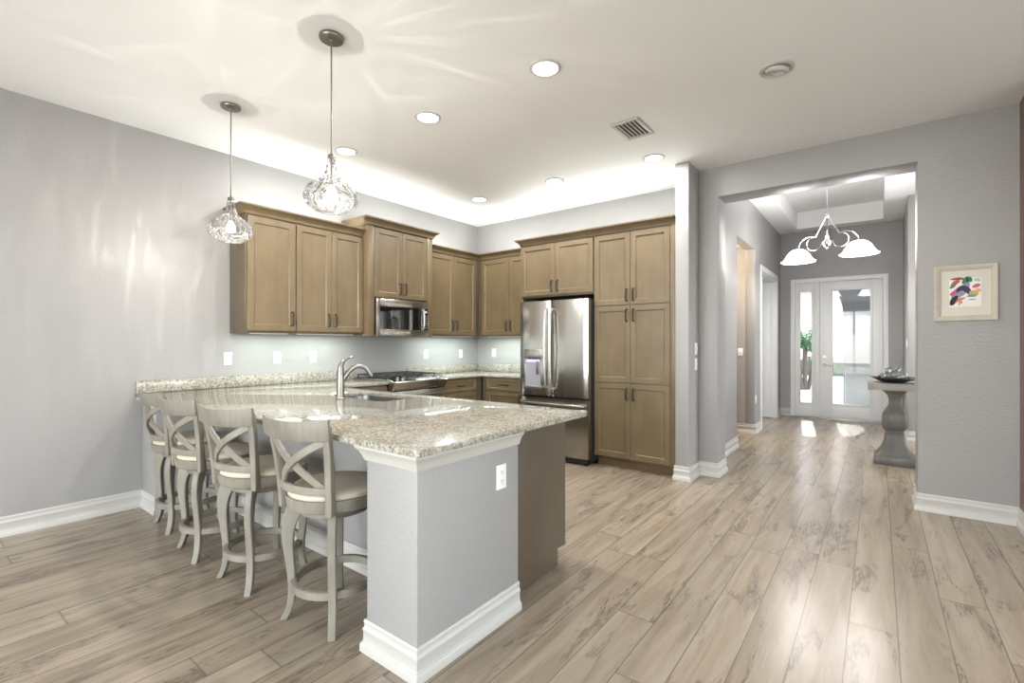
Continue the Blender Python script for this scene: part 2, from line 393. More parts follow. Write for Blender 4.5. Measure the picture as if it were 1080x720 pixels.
m.box(TX0-.05, TX0, TY0-.05, TY1+.05, HH+.08, TZ); m.box(TX1, TX1+.05, TY0-.05, TY1+.05, HH+.08, TZ); m.box(TX0, TX1, TY0-.05, TY0, HH+.08, TZ); m.box(TX0, TX1, TY1, TY1+.05, HH+.08, TZ)
struct(m, 'ceiling_foyer', M_tray)
# side corridor off the hall
m = MB(); m.box(-3.6, HW-.13, CY1, CY1+.12, 0, 2.9); m.box(-3.6, HW-.13, CY0-.12, CY0, 0, 2.9); m.box(-3.72, -3.6, CY0-.12, CY1+.12, 0, 2.9); struct(m, 'wall_corridor', M_wall)
struct(MB().box(-3.6, HW-.13, CY0, CY1, 2.74, 2.9), 'ceiling_corridor', M_ceil)
light('POINT', 'corridor_bulb', (-2.3, 7.05, 2.5), 60, (1, .74, .45), shadow_soft_size=.08)
# study beyond the white door
m = MB(); m.box(-4.6, HW-.13, 11.3, 11.42, 0, 2.9); m.box(-4.6, HW-.13, 7.84, 7.96, 0, 2.9)
m.box(-4.72, -4.6, 7.84, 8.6, 0, 2.9); m.box(-4.72, -4.6, 10.9, 11.42, 0, 2.9); m.box(-4.72, -4.6, 8.6, 10.9, 2.3, 2.9); m.box(-4.72, -4.6, 8.6, 10.9, 0, .8)
m.box(-1.55, HW, YF+.15, 11.42, 0, 2.9)
light('AREA', 'study_window_daylight', (-4.60, 9.75, 1.55), 22, (1, 1, 1), (math.radians(90), 0, math.radians(-90)), shape='RECTANGLE', size=2.2, size_y=1.4)
struct(m, 'wall_study', paint('white_study_paint', (.75, .75, .74), .6))
struct(MB().box(-4.6, HW-.13, 7.9, 11.42, 2.8, 2.9), 'ceiling_study', M_ceil)
struct(MB().box(-4.9, HW-.13, 10.1, 11.5, -.12, 0), 'floor_study', M_floor)
m = MB()
for y in (8.6, 9.2, 9.8, 10.4, 10.85): m.box(-4.69, -4.63, y, y+.05, .8, 2.3)
for z in (.8, 1.52, 2.25): m.box(-4.69, -4.63, 8.6, 10.9, z, z+.05)
w3 = struct(m, 'window_3', M_doorw); MB().box(-4.665, -4.655, 8.6, 10.9, .82, 2.28).build('glass', M_win, w3)

# baseboards
BB = [(0, 0), (.022, 0), (.022, .030), (.019, .036), (.0145, .039), (.0145, .043), (.011, .047), (.011, .084), (.0135, .088), (.0135, .096), (.009, .101), (.007, .116), (.0095, .121), (.0095, .129), (.006, .1358), (0, .1358)]
def bboard(name, path, side=1): return struct(MB().sweep(path, BB, side=side), name, M_trim, smooth=35)
bboard('baseboard_left', [(xL, -3.98), (xL, 1.245), (-4.406, 1.245), (-4.406, 1.66), (-1.738, 1.66), (-1.738, 1.245), (-1.418, 1.245), (-1.418, 1.9)])
bboard('baseboard_divider', [(xP1, yP+.02), (xP1, yP), (xP2, yP), (xP2, yO), (OL, yO), (OL, yO2), (HW, yO2), (HW, CY0), (HW-.13, CY0)], side=1)
bboard('baseboard_right', [(1.2, yO2), (OR, yO2), (OR, yO), (xR, yO), (xR, 4.5)], side=1)
bboard('baseboard_hall', [(-3.0, CY1), (HW, CY1), (HW, DY0-.09)], side=1)
bboard('baseboard_foyer', [(HW, DY1+.09), (HW, YF), (FX0-.001, YF)], side=1)
bboard('baseboard_return', [(FX1+.001, YF), (WX, YF), (WX, WY), (2.6, WY)], side=1)
# casing and open door of the study
m = MB(); cw = .09
m.prism([(HW, DY0, 0), (HW, DY0-cw, 0), (HW, DY0-cw, DT+cw), (HW, DY1+cw, DT+cw), (HW, DY1+cw, 0), (HW, DY1, 0), (HW, DY1, DT), (HW, DY0, DT)], (.018, 0, 0))
m.box(HW-.13, HW, DY0, DY0+.018, 0, DT-.018); m.box(HW-.13, HW, DY1-.018, DY1, 0, DT-.018); m.box(HW-.13, HW, DY0, DY1, DT-.018, DT)
struct(m, 'trim_1', M_doorw, bevel=.004)
def panel_leaf(mb, P, w, h, t, zs):
    """door leaf with raised-and-recessed panels on both faces, P(a, n, z) maps to the world"""
    pass
d2 = MB(); dw = .69
ang = math.radians(82)
hx, hy = HW-.10, DY1-.02
def leaf(mb, a0, a1, z0, z1, t0, t1):
    ca, sa = -math.sin(ang), -math.cos(ang)     # direction of the leaf from its hinge
    na, nb = -sa, ca
    pts = [(hx + ca*a + na*tt, hy + sa*a + nb*tt) for a, tt in ((a0, t0), (a1, t0), (a1, t1), (a0, t1))]
    mb.prism([(p[0], p[1], z0) for p in pts], (0, 0, z1-z0))
leaf(d2, 0, dw, .012, 2.39, .012, .030)
for a0, a1, z0, z1 in ((0, .11, .012, 2.39), (dw-.11, dw, .012, 2.39), (.11, dw-.11, .012, .24), (.11, dw-.11, .98, 1.12), (.11, dw-.11, 2.27, 2.39)): leaf(d2, a0, a1, z0, z1, 0, .042)
dr2 = struct(d2, 'door_2', M_doorw, bevel=.003)
hn = MB()
for s_ in (-1, 1):
    leaf(hn, dw-.075, dw-.045, .98, 1.01, (.042 if s_ > 0 else -.04), (.08 if s_ > 0 else 0)); leaf(hn, dw-.17, dw-.045, .985, 1.005, (.07 if s_ > 0 else -.045), (.085 if s_ > 0 else -.03))
hn.build('handle', M_nickel, dr2, bevel=.003)

# ------------------------------------------------------------------ entry door unit
fr_ = MB(); yf0 = YF-.02
fr_.prism([(FX0, yf0, 0), (FX0, yf0, FZ), (FX1, yf0, FZ), (FX1, yf0, 0), (FX1-.07, yf0, 0), (FX1-.07, yf0, FZ-.07), (FX0+.07, yf0, FZ-.07), (FX0+.07, yf0, 0)], (0, .17, 0))
fr_.box(-.885, -.82, yf0+.03, YF+.12, 0, FZ-.07)
door = struct(fr_, 'door_1', M_doorw, bevel=.004)
def lite(mb, x0, x1, z0, z1, gx0, gx1, gz0, gz1, y0, y1):
    mb.box(x0, gx0, y0, y1, z0, z1); mb.box(gx1, x1, y0, y1, z0, z1); mb.box(gx0, gx1, y0, y1, z0, gz0); mb.box(gx0, gx1, y0, y1, gz1, z1)
def gframe(mb, gx0, gx1, gz0, gz1, y0, w=.03):
    mb.box(gx0-w, gx0+.004, y0-.014, y0+.002, gz0-w, gz1+w); mb.box(gx1-.004, gx1+w, y0-.014, y0+.002, gz0-w, gz1+w); mb.box(gx0, gx1, y0-.014, y0+.002, gz0-w, gz0+.004); mb.box(gx0, gx1, y0-.014, y0+.002, gz1-.004, gz1+w)
a = MB(); lite(a, FX0+.071, -.886, .02, FZ-.071, -1.108, -.93, .26, 2.235, YF+.03, YF+.075); sl = a.build('sidelight_panel', M_doorw, door, bevel=.002)
a = MB(); gframe(a, -1.108, -.93, .26, 2.235, YF+.03); a.build('glazing_frame', M_doorw, sl, bevel=.004)
MB().box(-1.108, -.93, YF+.05, YF+.056, .26, 2.235).build('glass', M_win, sl)
a = MB(); lite(a, -.815, FX1-.075, .02, FZ-.075, -.623, -.098, .27, 2.235, YF+.03, YF+.075); ds = a.build('door_slab', M_doorw, door, bevel=.002)
a = MB(); gframe(a, -.623, -.098, .27, 2.235, YF+.03, .035); a.build('glazing_frame', M_doorw, ds, bevel=.004)
MB().box(-.623, -.098, YF+.05, YF+.056, .27, 2.235).build('glass', M_win, ds)
a = MB(); c_ = (-.745, YF+.03, .93)
a.tube([(c_[0], c_[1], c_[2]), (c_[0], c_[1]-.012, c_[2])], .03, 20); a.tube([(c_[0], c_[1]-.01, c_[2]), (c_[0], c_[1]-.05, c_[2])], .011, 12); a.tube([(c_[0]-.012, c_[1]-.05, c_[2]), (c_[0]+.05, c_[1]-.052, c_[2]+.004), (c_[0]+.11, c_[1]-.045, c_[2]-.004)], [.012, .010, .007], 10)
tag(a.build('lever_handle', M_nickel, ds), 'satin nickel lever handle')
a = MB(); a.tube([(c_[0], c_[1], 1.075), (c_[0], c_[1]-.016, 1.075)], .03, 20); a.box(c_[0]-.02, c_[0]+.02, c_[1]-.04, c_[1]-.012, 1.068, 1.082)
tag(a.build('deadbolt', M_nickel, ds), 'satin nickel deadbolt')
MB().box(FX0, FX1, YF-.03, YF+.15, 0, .018).build('threshold', mat('threshold_metal', (.5, .48, .44), .35, .8), door, bevel=.003)

# ------------------------------------------------------------------ outside the front door
M_conc = mat('pale_paving', (.62, .60, .57), .8); k = NT(M_conc); k.bump(k.noise(k.coord(), 30, 3), .3, .01)
struct(MB().box(-14, 14, 10.1, 40, -.15, -.03), 'path', M_conc)
M_stucco = paint('grey_stucco', (.42, .42, .43), .8, .4, 40)
m = MB(); ax, ar, az, aY = -1.42, .82, 1.98, 12.6
pts = [(-3.2, aY, -.03), (ax-ar, aY, -.03), (ax-ar, aY, az)] + [(ax - ar*math.cos(PI*i/20), aY, az + ar*math.sin(PI*i/20)) for i in range(1, 20)] + [(ax+ar, aY, az), (ax+ar, aY, -.03), (1.6, aY, -.03), (1.6, aY, 3.6), (-3.2, aY, 3.6)]
m.prism(pts, (0, .35, 0)); m.box(1.3, 1.6, 10.1, 12.6, -.03, 3.6); m.box(-3.2, -2.9, 11.45, 12.6, -.03, 3.6)
struct(m, 'wall_portico', M_stucco, smooth=0)
struct(MB().box(-3.2, 1.6, 10.1, 12.95, 3.6, 3.7), 'ceiling_portico', M_ceil)
struct(MB().box(-.55, 1.28, 12.2, 12.58, -.03, .82), 'wall_planter', paint('pale_stucco', (.78, .78, .77), .8, .3, 40), bevel=.02)
M_palm = mat('palm_green', (.045, .20, .075), .45); M_bark = mat('palm_bark', (.09, .07, .055), .9)
pm = thing('potted_palm', (-1.68, 16.2, -.03), 'dark-trunked green palm seen outside through the narrow sidelight glass', 'palm')
a = MB()
for dx, dy, hh in ((0, 0, 1.2), (.16, .1, 1.0), (-.15, -.05, 1.1)):
    a.tube(smoothpath([(-1.68+dx*.4, 16.2+dy, -.03), (-1.68+dx, 16.2+dy, hh*.5), (-1.68+dx*1.3, 16.2+dy, hh)], 5), .06, 9)
a.build('trunk', M_bark, pm)
a = MB()
for dx, hh in ((0, 1.2), (.2, 1.0), (-.19, 1.1)):
    for i in range(15):
        an = 2*PI*i/15 + R.uniform(-.2, .2); L = R.uniform(.4, .75); up = R.uniform(.7, 1.5); droop = R.uniform(-.2, .4)
        c0 = Vector((-1.68+dx, 16.2, hh)); d = Vector((math.cos(an), math.sin(an), 0))
        spine = [c0 + d*L*t_ + Vector((0, 0, up*t_ - (up*.3+droop)*t_*t_)) for t_ in [j/7 for j in range(8)]]
        sd = Vector((-d.y, d.x, 0))
        for j in range(1, 8):
            for s_ in (-1, 1):
                tip = spine[j] + sd*s_*.22*math.sin(PI*(j/8)**.7+.15) + d*.10 - Vector((0, 0, .06)); b0 = spine[j] - d*.03; b1 = spine[j] + d*.03
                vs = [a.bm.verts.new(p) for p in (b0, b1, tip)]; vs2 = [a.bm.verts.new(p + Vector((0, 0, .006))) for p in (b0, b1, tip)]
                a.face(vs); a.face(vs2[::-1])
                for q in range(3): a.face((vs[q], vs[(q+1) % 3], vs2[(q+1) % 3], vs2[q]))
        a.tube(spine, [.012*(1-j/9) for j in range(8)], 5)
a.build('fronds', M_palm, pm, smooth=0)
a = MB()
for i in range(900):
    p = Vector((R.uniform(-7, 3), R.uniform(23.3, 24.5), R.uniform(0, .75))); q = [p + Vector((R.uniform(-.12, .12), R.uniform(-.12, .12), R.uniform(-.12, .12))) for _ in range(3)]
    vs = [a.bm.verts.new(v_) for v_ in q + [p + Vector((0, .05, .02))]]
    for f in ((0, 1, 2), (0, 1, 3), (1, 2, 3), (0, 2, 3)): a.face([vs[j] for j in f])
a.box(-7, 3, 23.5, 24.4, -.03, .6)
tag(a.build('hedge', mat('hedge_leaves', (.035, .055, .03), .6), smooth=0), 'green clipped hedge across the street outside the front door', 'hedge', kind='stuff')
hs = thing('house', (-4.5, 33, -.03), 'pale pink house across the street outside the front door', 'house')
MB().box(-11, 2, 30, 36, -.03, 4.2).build('house_wall', mat('pink_stucco', (.42, .32, .29), .9), hs)
m = MB(); m.prism([(-11.6, 29.4, 4.2), (-11.6, 36.6, 4.2), (-11.6, 33, 6.4)], (14.2, 0, 0)); m.build('house_roof', mat('clay_roof', (.45, .22, .15), .9), hs)

# ------------------------------------------------------------------ kitchen: peninsula wall
PX1, PY0, PY1, PYW = -1.418, 1.245, 1.9, 1.66
m = MB()
m.prism([(xL, PY0, 0), (-4.406, PY0, 0), (-4.406, PYW, 0), (-1.738, PYW, 0), (-1.738, PY0, 0), (PX1, PY0, 0), (PX1, PY1, 0), (xL, PY1, 0)], (0, 0, .883))
struct(m, 'wall_peninsula', M_wall, bevel=.004)
CRC = [(0, .815), (.006, .815), (.010, .822), (.016, .838), (.024, .856), (.035, .868), (.038, .872), (.038, .883), (0, .883)]
struct(MB().sweep([(-1.738, PYW), (-1.738, PY0), (PX1, PY0), (PX1, PY1)], CRC, side=1), 'trim_2', M_trim, smooth=35)
struct(MB().sweep([(xL, PY0), (-4.406, PY0), (-4.406, PYW)], CRC, side=1), 'trim_3', M_trim, smooth=35)

# ------------------------------------------------------------------ cabinet parts
# maps: a along the wall, n out of the wall face, z up
def mapL(x0): return lambda a, n, z: (x0 + n, a, z)        # fronts facing +X (left wall)
def mapB(y0): return lambda a, n, z: (a, y0 - n, z)        # fronts facing -Y (kitchen wall)
def mapF(y0): return lambda a, n, z: (a, y0 + n, z)        # fronts facing +Y (peninsula, kitchen side)
def shaker(P, a0, a1, z0, z1, t=.02, w=.057, rec=.010):
    mb = MB()
    def rect(i, n): return [P(a0+i, n, z0+i), P(a1-i, n, z0+i), P(a1-i, n, z1-i), P(a0+i, n, z1-i)]
    mb.rings([rect(0, 0), rect(0, t-.002), rect(.002, t), rect(w-.004, t), rect(w, t-.002), rect(w+.006, t-rec), rect(w+.010, t-rec)])
    return mb
def drawer_front(P, a0, a1, z0, z1, t=.02): return shaker(P, a0, a1, z0, z1, t, .034, .008)
def pull(P, a, z, L=.12, vertical=True, n0=.02):
    mb = MB(); h = L/2; pr_ = .030
    prof = [(-h, 0), (-h, .012), (-h*.94, .022), (-h*.7, pr_), (0, pr_+.003), (h*.7, pr_), (h*.94, .022), (h, .012), (h, 0)]
    pts = smoothpath([P(a, n0 + n_, z + q) if vertical else P(a + q, n0 + n_, z) for q, n_ in prof], 3)
    K = len(pts); rad = [.0066 - .0016*math.cos(2*PI*i/(K-1)) if 0 < i < K-1 else .0075 for i in range(K)]
    mb.tube(pts, rad, 8)
    return mb
def add_door(root, P, a0, a1, z0, z1, hside, hz, name='door', hlen=.125):
    """hside: -1 handle near a0, +1 near a1"""
    d = shaker(P, a0, a1, z0, z1).build(name, M_cab, root, smooth=20)
    ha = a0 + .036 if hside < 0 else a1 - .036
    tag(pull(P, ha, hz, hlen).build('handle', M_pull, d), 'dark nickel bow handle')
    return d
def add_drawer(root, P, a0, a1, z0, z1):
    d = drawer_front(P, a0, a1, z0, z1).build('drawer', M_cab, root, smooth=20)
    tag(pull(P, (a0+a1)/2, (z0+z1)/2, .14, False).build('handle', M_pull, d), 'dark nickel bow handle'); return d
CRN = lambda z: [(0, z), (.010, z), (.012, z+.012), (.016, z+.024), (.028, z+.042), (.046, z+.056), (.056, z+.060), (.060, z+.064), (.060, z+.078), (-.02, z+.078), (-.02, z)]
def crown(root, path, z, side=1): return MB().sweep(path, CRN(z), side=side).build('crown_molding', M_cab, root, smooth=25)
UZ0, UZ1 = 1.41, 2.468
WG = .003
xu = xL + .31                       # carcass front of the left wall uppers (doors add 20 mm)
PL_ = mapL(xu); grpU = None
# 1 single-door upper, 2 double-door upper
u1 = thing('wall_cabinet', (xL+.15, 2.12, UZ0), 'single-door taupe wall cabinet at the open end of the left wall', 'wall cabinet')
MB().box(xL+WG, xu, 1.90, 2.354, UZ0, UZ1).build('cabinet_body', M_cabside, u1, bevel=.002)
add_door(u1, PL_, 1.915, 2.350, 1.43, 2.447, 1, 1.545)
crown(u1, [(xL+WG, 1.90), (xu+.002, 1.90), (xu+.002, 2.354)], UZ1-.003, side=1)
u2 = thing('wall_cabinet', (xL+.15, 2.73, UZ0), 'double-door taupe wall cabinet hung left of the microwave, over the sink end of the counter', 'wall cabinet')
MB().box(xL+WG, xu, 2.356, 3.105, UZ0, UZ1).build('cabinet_body', M_cabside, u2, bevel=.002)
add_door(u2, PL_, 2.360, 2.729, 1.43, 2.447, 1, 1.545); add_door(u2, PL_, 2.733, 3.100, 1.43, 2.447, -1, 1.545)
crown(u2, [(xu+.002, 2.356), (xu+.002, 3.105)], UZ1-.003)
# tall unit over the microwave with its two pilasters
xt = -4.345
u3 = thing('wall_cabinet', (xL+.2, 3.575, 1.41), 'taller taupe wall cabinet with two short doors directly above the microwave', 'wall cabinet')
m = MB(); m.box(xL+WG, xt, 3.1935, 3.9565, 1.815, 2.60); m.build('cabinet_body', M_cabside, u3, bevel=.002)
for y0 in (3.109, 3.957):
    m = MB(); m.box(xL+WG, xt+.018, y0, y0+.084, 1.395, 2.60); m.build('pilaster', M_cab, u3, bevel=.003)
PT = mapL(xt)
add_door(u3, PT, 3.199, 3.573, 1.825, 2.578, 1, 1.93); add_door(u3, PT, 3.577, 3.951, 1.825, 2.578, -1, 1.93)
crown(u3, [(xL+WG, 3.107), (xt+.020, 3.107), (xt+.020, 4.043), (xL+WG, 4.043)], 2.592)
u4 = thing('wall_cabinet', (xL+.15, 4.5, UZ0), 'double-door taupe wall cabinet hung between the microwave and the kitchen corner', 'wall cabinet')
MB().box(xL+WG, xu, 4.046, 5.322, UZ0, UZ1).build('cabinet_body', M_cabside, u4, bevel=.002)
add_door(u4, PL_, 4.052, 4.486, 1.43, 2.447, 1, 1.545); add_door(u4, PL_, 4.490, 4.920, 1.43, 2.447, -1, 1.545)
crown(u4, [(xu+.002, 4.108), (xu+.002, 5.30)], UZ1-.003)
yu = yB - .335; PB = mapB(yu)
u5 = thing('wall_cabinet', (-3.9, yB-.15, UZ0), 'double-door taupe wall cabinet on the back wall between the corner and refrigerator', 'wall cabinet')
MB().box(xu+.003, -3.428, yu, yB-WG, UZ0, UZ1).build('cabinet_body', M_cabside, u5, bevel=.002)
add_door(u5, PB, -4.335, -3.866, 1.43, 2.447, 1, 1.545); add_door(u5, PB, -3.862, -3.432, 1.43, 2.447, -1, 1.545)
crown(u5, [(xu+.064, yu-.002), (-3.428, yu-.002)], UZ1-.003)
# cabinet above the fridge and the pantry
yp = 4.652; PP = mapB(yp)
u6 = thing('wall_cabinet', (-2.93, 5.0, 1.86), 'deep double-door taupe cabinet directly above the stainless refrigerator', 'wall cabinet')
m = MB(); m.box(-3.424, -2.442, yp, yB-WG, 1.855, 2.485); m.build('cabinet_body', M_cabside, u6, bevel=.002)
MB().box(-3.424, -3.406, yp+.02, yB-WG, .955, 1.854).build('side_panel', M_cabside, u6, bevel=.002)
add_door(u6, PP, -3.418, -2.936, 1.875, 2.466, 1, 1.975, hlen=.125); add_door(u6, PP, -2.932, -2.448, 1.875, 2.466, -1, 1.975)
crown(u6, [(-3.424, yu-.068), (-3.424, yp-.002), (-2.442, yp-.002)], 2.478)
pa = thing('pantry_cabinet', (-2.0, 5.0, 0), 'floor-to-top taupe pantry cabinet with six doors between the refrigerator and white wall end', 'pantry cabinet')
m = MB(); m.box(-2.438, xP1-.003, yp, yB-WG, .10, 2.485); m.build('cabinet_body', M_cabside, pa, bevel=.002)
MB().box(-2.43, xP1-.005, yp+.07, yp+.10, 0, .10).build('toe_kick', M_toe, pa)
MB().box(-1.606, xP1-.003, yp-.020, yp, .10, 2.485).build('filler_strip', M_cab, pa, bevel=.002)
for z0, z1, hz in ((1.716, 2.466, 1.815), (.905, 1.708, 1.605), (.118, .897, .79)):
    add_door(pa, PP, -2.432, -2.022, z0, z1, 1, hz); add_door(pa, PP, -2.018, -1.610, z0, z1, -1, hz)
crown(pa, [(-2.440, yp-.002), (xP1-.003, yp-.002)], 2.478)
# ---------------- base cabinets
def base_body(root, x0, x1, y0, y1, face, m=None, toe=.10):
    """open-topped carcass of boards with a recessed toe kick; face: '+X', '-Y' or '+Y'"""
    t = .018; mb = MB(); z1 = .882
    fx0 = x0; 
    mb.box(x0, x1, y0, y1, toe, toe+t)
    if face == '+X': mb.box(x0, x1, y0, y0+t, toe, z1); mb.box(x0, x1, y1-t, y1, toe, z1); mb.box(x0, x0+t, y0, y1, toe, z1); mb.box(x1-t, x1, y0, y1, toe, z1); k = (x1-.09, x1-.07, y0, y1)
    if face == '-Y': mb.box(x0, x0+t, y0, y1, toe, z1); mb.box(x1-t, x1, y0, y1, toe, z1); mb.box(x0, x1, y1-t, y1, toe, z1); mb.box(x0, x1, y0, y0+t, toe, z1); k = (x0, x1, y0+.07, y0+.09)
    if face == '+Y': mb.box(x0, x0+t, y0, y1, toe, z1); mb.box(x1-t, x1, y0, y1, toe, z1); mb.box(x0, x1, y0, y0+t, toe, z1); mb.box(x0, x1, y1-t, y1, toe, z1); k = (x0, x1, y1-.09, y1-.07)
    mb.build('cabinet_body', M_cabside, root, smooth=0)
    MB().box(*k, 0, toe-.001).build('toe_kick', M_toe, root)
xb = -4.115; Pb = mapL(xb)
b1 = thing('base_cabinet', (-4.4, 2.85, 0), 'taupe base cabinet under the counter left of the gas range', 'base cabinet')
base_body(b1, xL+WG, xb, 2.50, 3.188, '+X'); add_drawer(b1, Pb, 2.53, 3.183, .715, .868); add_door(b1, Pb, 2.53, 3.183, .118, .705, 1, .62)
b2 = thing('base_cabinet', (-4.4, 4.3, 0), 'taupe base cabinet with a top drawer right of the gas range', 'base cabinet')
base_body(b2, xL+WG, xb, 3.972, 5.322, '+X'); add_drawer(b2, Pb, 4.0, 4.60, .715, .868); add_door(b2, Pb, 4.0, 4.60, .118, .705, -1, .62)
yb = 4.712; Pk = mapB(yb)
b3 = thing('base_cabinet', (-3.75, 5.0, 0), 'taupe base cabinet with a top drawer at the back wall, left of the refrigerator', 'base cabinet')
base_body(b3, xb+.003, -3.428, yb, 5.322, '-Y'); add_drawer(b3, Pk, -4.02, -3.436, .715, .868); add_door(b3, Pk, -4.02, -3.436, .118, .705, 1, .62)
Pf = mapF(2.462)
for x0, x1, nm, lb in ((-4.09, -3.53, 'base_cabinet', 'taupe base cabinet in the peninsula nearest the left wall, under the granite'), (-3.527, -2.60, 'sink_cabinet', 'taupe sink base cabinet in the peninsula below the faucet'), (-2.597, -1.52, 'base_cabinet', 'taupe end cabinet of the peninsula showing a plain side panel beside the grey column')):
    bb_ = thing(nm, ((x0+x1)/2, 2.2, 0), lb, 'base cabinet'); base_body(bb_, x0, x1, 1.903, 2.462, '+Y')
    mid = (x0+x1)/2
    add_door(bb_, Pf, x0+.004, mid-.002, .118, .868, 1, .78); add_door(bb_, Pf, mid+.002, x1-.004, .118, .868, -1, .78)
    if x1 > -1.6:
        m = MB(); m.prism([(x1+.001, 1.903, 0), (x1+.001, 2.400, 0), (x1+.001, 2.400, .105), (x1+.001, 2.484, .105), (x1+.001, 2.484, .882), (x1+.001, 1.903, .882)], (.02, 0, 0)); m.build('end_panel', M_cabside, bb_, bevel=.0015)

# ---------------- granite
def rounded(pts, rad, n=5):
    out = []; K = len(pts)
    for i in range(K):
        p = Vector(pts[i]); r = rad.get(i, 0)
        if not r: out.append(tuple(p)); continue
        a = (Vector(pts[i-1]) - p).normalized(); b = (Vector(pts[(i+1) % K]) - p).normalized()
        cc = p + (a+b)*r
        for j in range(n+1):
            t = j/n; v0 = -b*r; v1 = -a*r; q = (v0*math.cos(t*PI/2) + v1*math.sin(t*PI/2)); out.append(tuple(cc + q))
    return out
def slab(outer, hole, z0, z1, name, parent=None, bevel=.005):
    bm = bmesh.new(); es = []
    for lp in [outer] + ([hole] if hole else []):
        vs = [bm.verts.new((p[0], p[1], z0)) for p in lp]
        es += [bm.edges.new((vs[i], vs[(i+1) % len(vs)])) for i in range(len(vs))]
    bmesh.ops.triangle_fill(bm, use_beauty=True, edges=es)
    r = bmesh.ops.extrude_face_region(bm, geom=bm.faces[:])
    bmesh.ops.translate(bm, vec=(0, 0, z1-z0), verts=[v for v in r['geom'] if isinstance(v, bmesh.types.BMVert)])
    mb = MB(); mb.bm.free(); mb.bm = bm
    return mb.build(name, M_gran, parent, bevel=bevel, smooth=50)
CT0, CT1 = .885, .914
KX0, KX1, KY0, KY1 = -3.41, -2.70, 2.06, 2.415
hole = rounded([(KX0, KY0), (KX1, KY0), (KX1, KY1), (KX0, KY1)], {0: .07, 1: .07, 2: .07, 3: .07})
pc = slab(rounded([(xL+WG, 1.196), (-1.362, 1.196), (-1.362, 2.523), (-4.075, 2.523), (-4.075, 3.190), (xL+WG, 3.190)], {1: .02, 2: .02, 3: .02}), hole, CT0, CT1, 'granite_countertop')
tag(pc, 'speckled cream granite countertop of the peninsula, running to the range', 'countertop')
MB().box(xL+WG, xL+.022, 1.20, 3.190, CT1+.0005, 1.016).build('backsplash', M_gran, pc, bevel=.003)
kc = slab([(xL+WG, 3.970), (-4.075, 3.970), (-4.075, 4.675), (-3.430, 4.675), (-3.430, yB-WG), (xL+WG, yB-WG)], None, CT0, CT1, 'granite_countertop')
tag(kc, 'speckled cream granite countertop in the kitchen corner between range and refrigerator', 'countertop')
MB().box(xL+WG, xL+.022, 3.970, yB-WG, CT1+.0005, 1.016).build('backsplash', M_gran, kc, bevel=.003)
MB().box(xL+.0225, -3.430, yB-.022, yB-WG, CT1+.0005, 1.016).build('backsplash', M_gran, kc, bevel=.003)

# ---------------- sink and faucet
sk = thing('kitchen_sink', (-3.055, 2.245, .70), 'stainless undermount sink set in the peninsula granite', 'sink')
def rr(i, z): return [(p[0], p[1], z) for p in rounded([(KX0-.012+i, KY0-.012+i), (KX1+.012-i, KY0-.012+i), (KX1+.012-i, KY1+.012-i), (KX0-.012+i, KY1+.012-i)], {q: .08 for q in range(4)})]
m = MB(); m.rings([rr(-.008, .883), rr(.006, .883), rr(.010, .86), rr(.018, .72), rr(.05, .705), rr(.13, .70), rr(.13, .697), rr(.05, .700), rr(.014, .715), rr(.006, .86), rr(-.008, .880)], cap0=False, cap1=False)
V = m.bm.verts[:]; m.build('basin', M_sink, sk, smooth=50)
MB().box(KX0+.10, KX1-.10, KY0+.10, KY1-.10, .695, .7005).build('basin_floor', M_sink, sk)
MB().lathe([(0, .702), (.04, .702), (.043, .706), (.03, .708), (.0, .704)], (-3.055, 2.245, 0), 24).build('drain', M_chrome, sk)
fc = thing('kitchen_faucet', (-3.10, 1.995, CT1), 'satin nickel arched faucet with upswept lever behind the sink', 'faucet')
fx_, fy_ = -3.10, 1.995
m = MB(); m.lathe([(.0, .0005), (.035, .0005), (.035, .006), (.0295, .012), (.0285, .10), (.0265, .17), (.0245, .195), (.019, .21), (0, .212)], (fx_, fy_, CT1), 24); m.build('faucet_body', M_nickel, fc)
dv = Vector((.35, .94, 0)).normalized()
def fp(o, z): return Vector((fx_, fy_, CT1 + z)) + dv*o
m = MB(); pth = smoothpath([fp(0, .10), fp(.035, .165), fp(.09, .222), fp(.145, .232), fp(.19, .205), fp(.222, .158)], 6); K = len(pth)
m.tube(pth, [.0145 + .004*(1-i/(K-1)) if i < K*.8 else .0165 for i in range(K)], 14); m.build('spout', M_nickel, fc)
m = MB(); m.tube([fp(.219, .163), fp(.232, .141)], .0125, 14); m.build('spray_tip', M_black, fc)
m = MB(); pth = smoothpath([fp(0, .19), fp(.002, .235), fp(.014, .266), fp(.045, .290), fp(.095, .302)], 6); K = len(pth)
m.tube(pth, [.0235*(1-(i/(K-1)))**.8 + .0022 for i in range(K)], 12); m.build('lever', M_nickel, fc)

# ---------------- range
ra = thing('gas_range', (-4.4, 3.58, 0), 'stainless gas range with black grates set into the left counter under the microwave', 'range')
RY0, RY1, RX = 3.198, 3.962, -4.055
M_rstl = steel('range_stainless', (.42, .40, .37), .24, 'Y')
m = MB(); m.box(xL+.01, RX-.03, RY0, RY1, .09, .905); m.build('range_body', M_black, ra, bevel=.003)
m = MB(); m.prism([(xL+.012, RY0-.006, .916), (-4.115, RY0-.006, .916), (-4.115, RY0-.006, .930), (xL+.012, RY0-.006, .930)], (0, RY1-RY0+.012, 0)); m.build('cooktop', M_rstl, ra, bevel=.003)
MB().box(xL+.03, -4.145, RY0+.02, RY1-.02, .930, .934).build('burner_tray', M_black, ra)
m = MB(); m.prism([(-4.114, RY0-.006, .931), (-4.095, RY0-.006, .940), (-3.985, RY0-.006, .912), (-3.978, RY0-.006, .900), (-4.030, RY0-.006, .812), (-4.114, RY0-.006, .812)], (0, RY1-RY0+.012, 0)); cp = m.build('control_panel', M_rstl, ra, bevel=.004)
ndir = Vector((.028, 0, .11)).normalized()
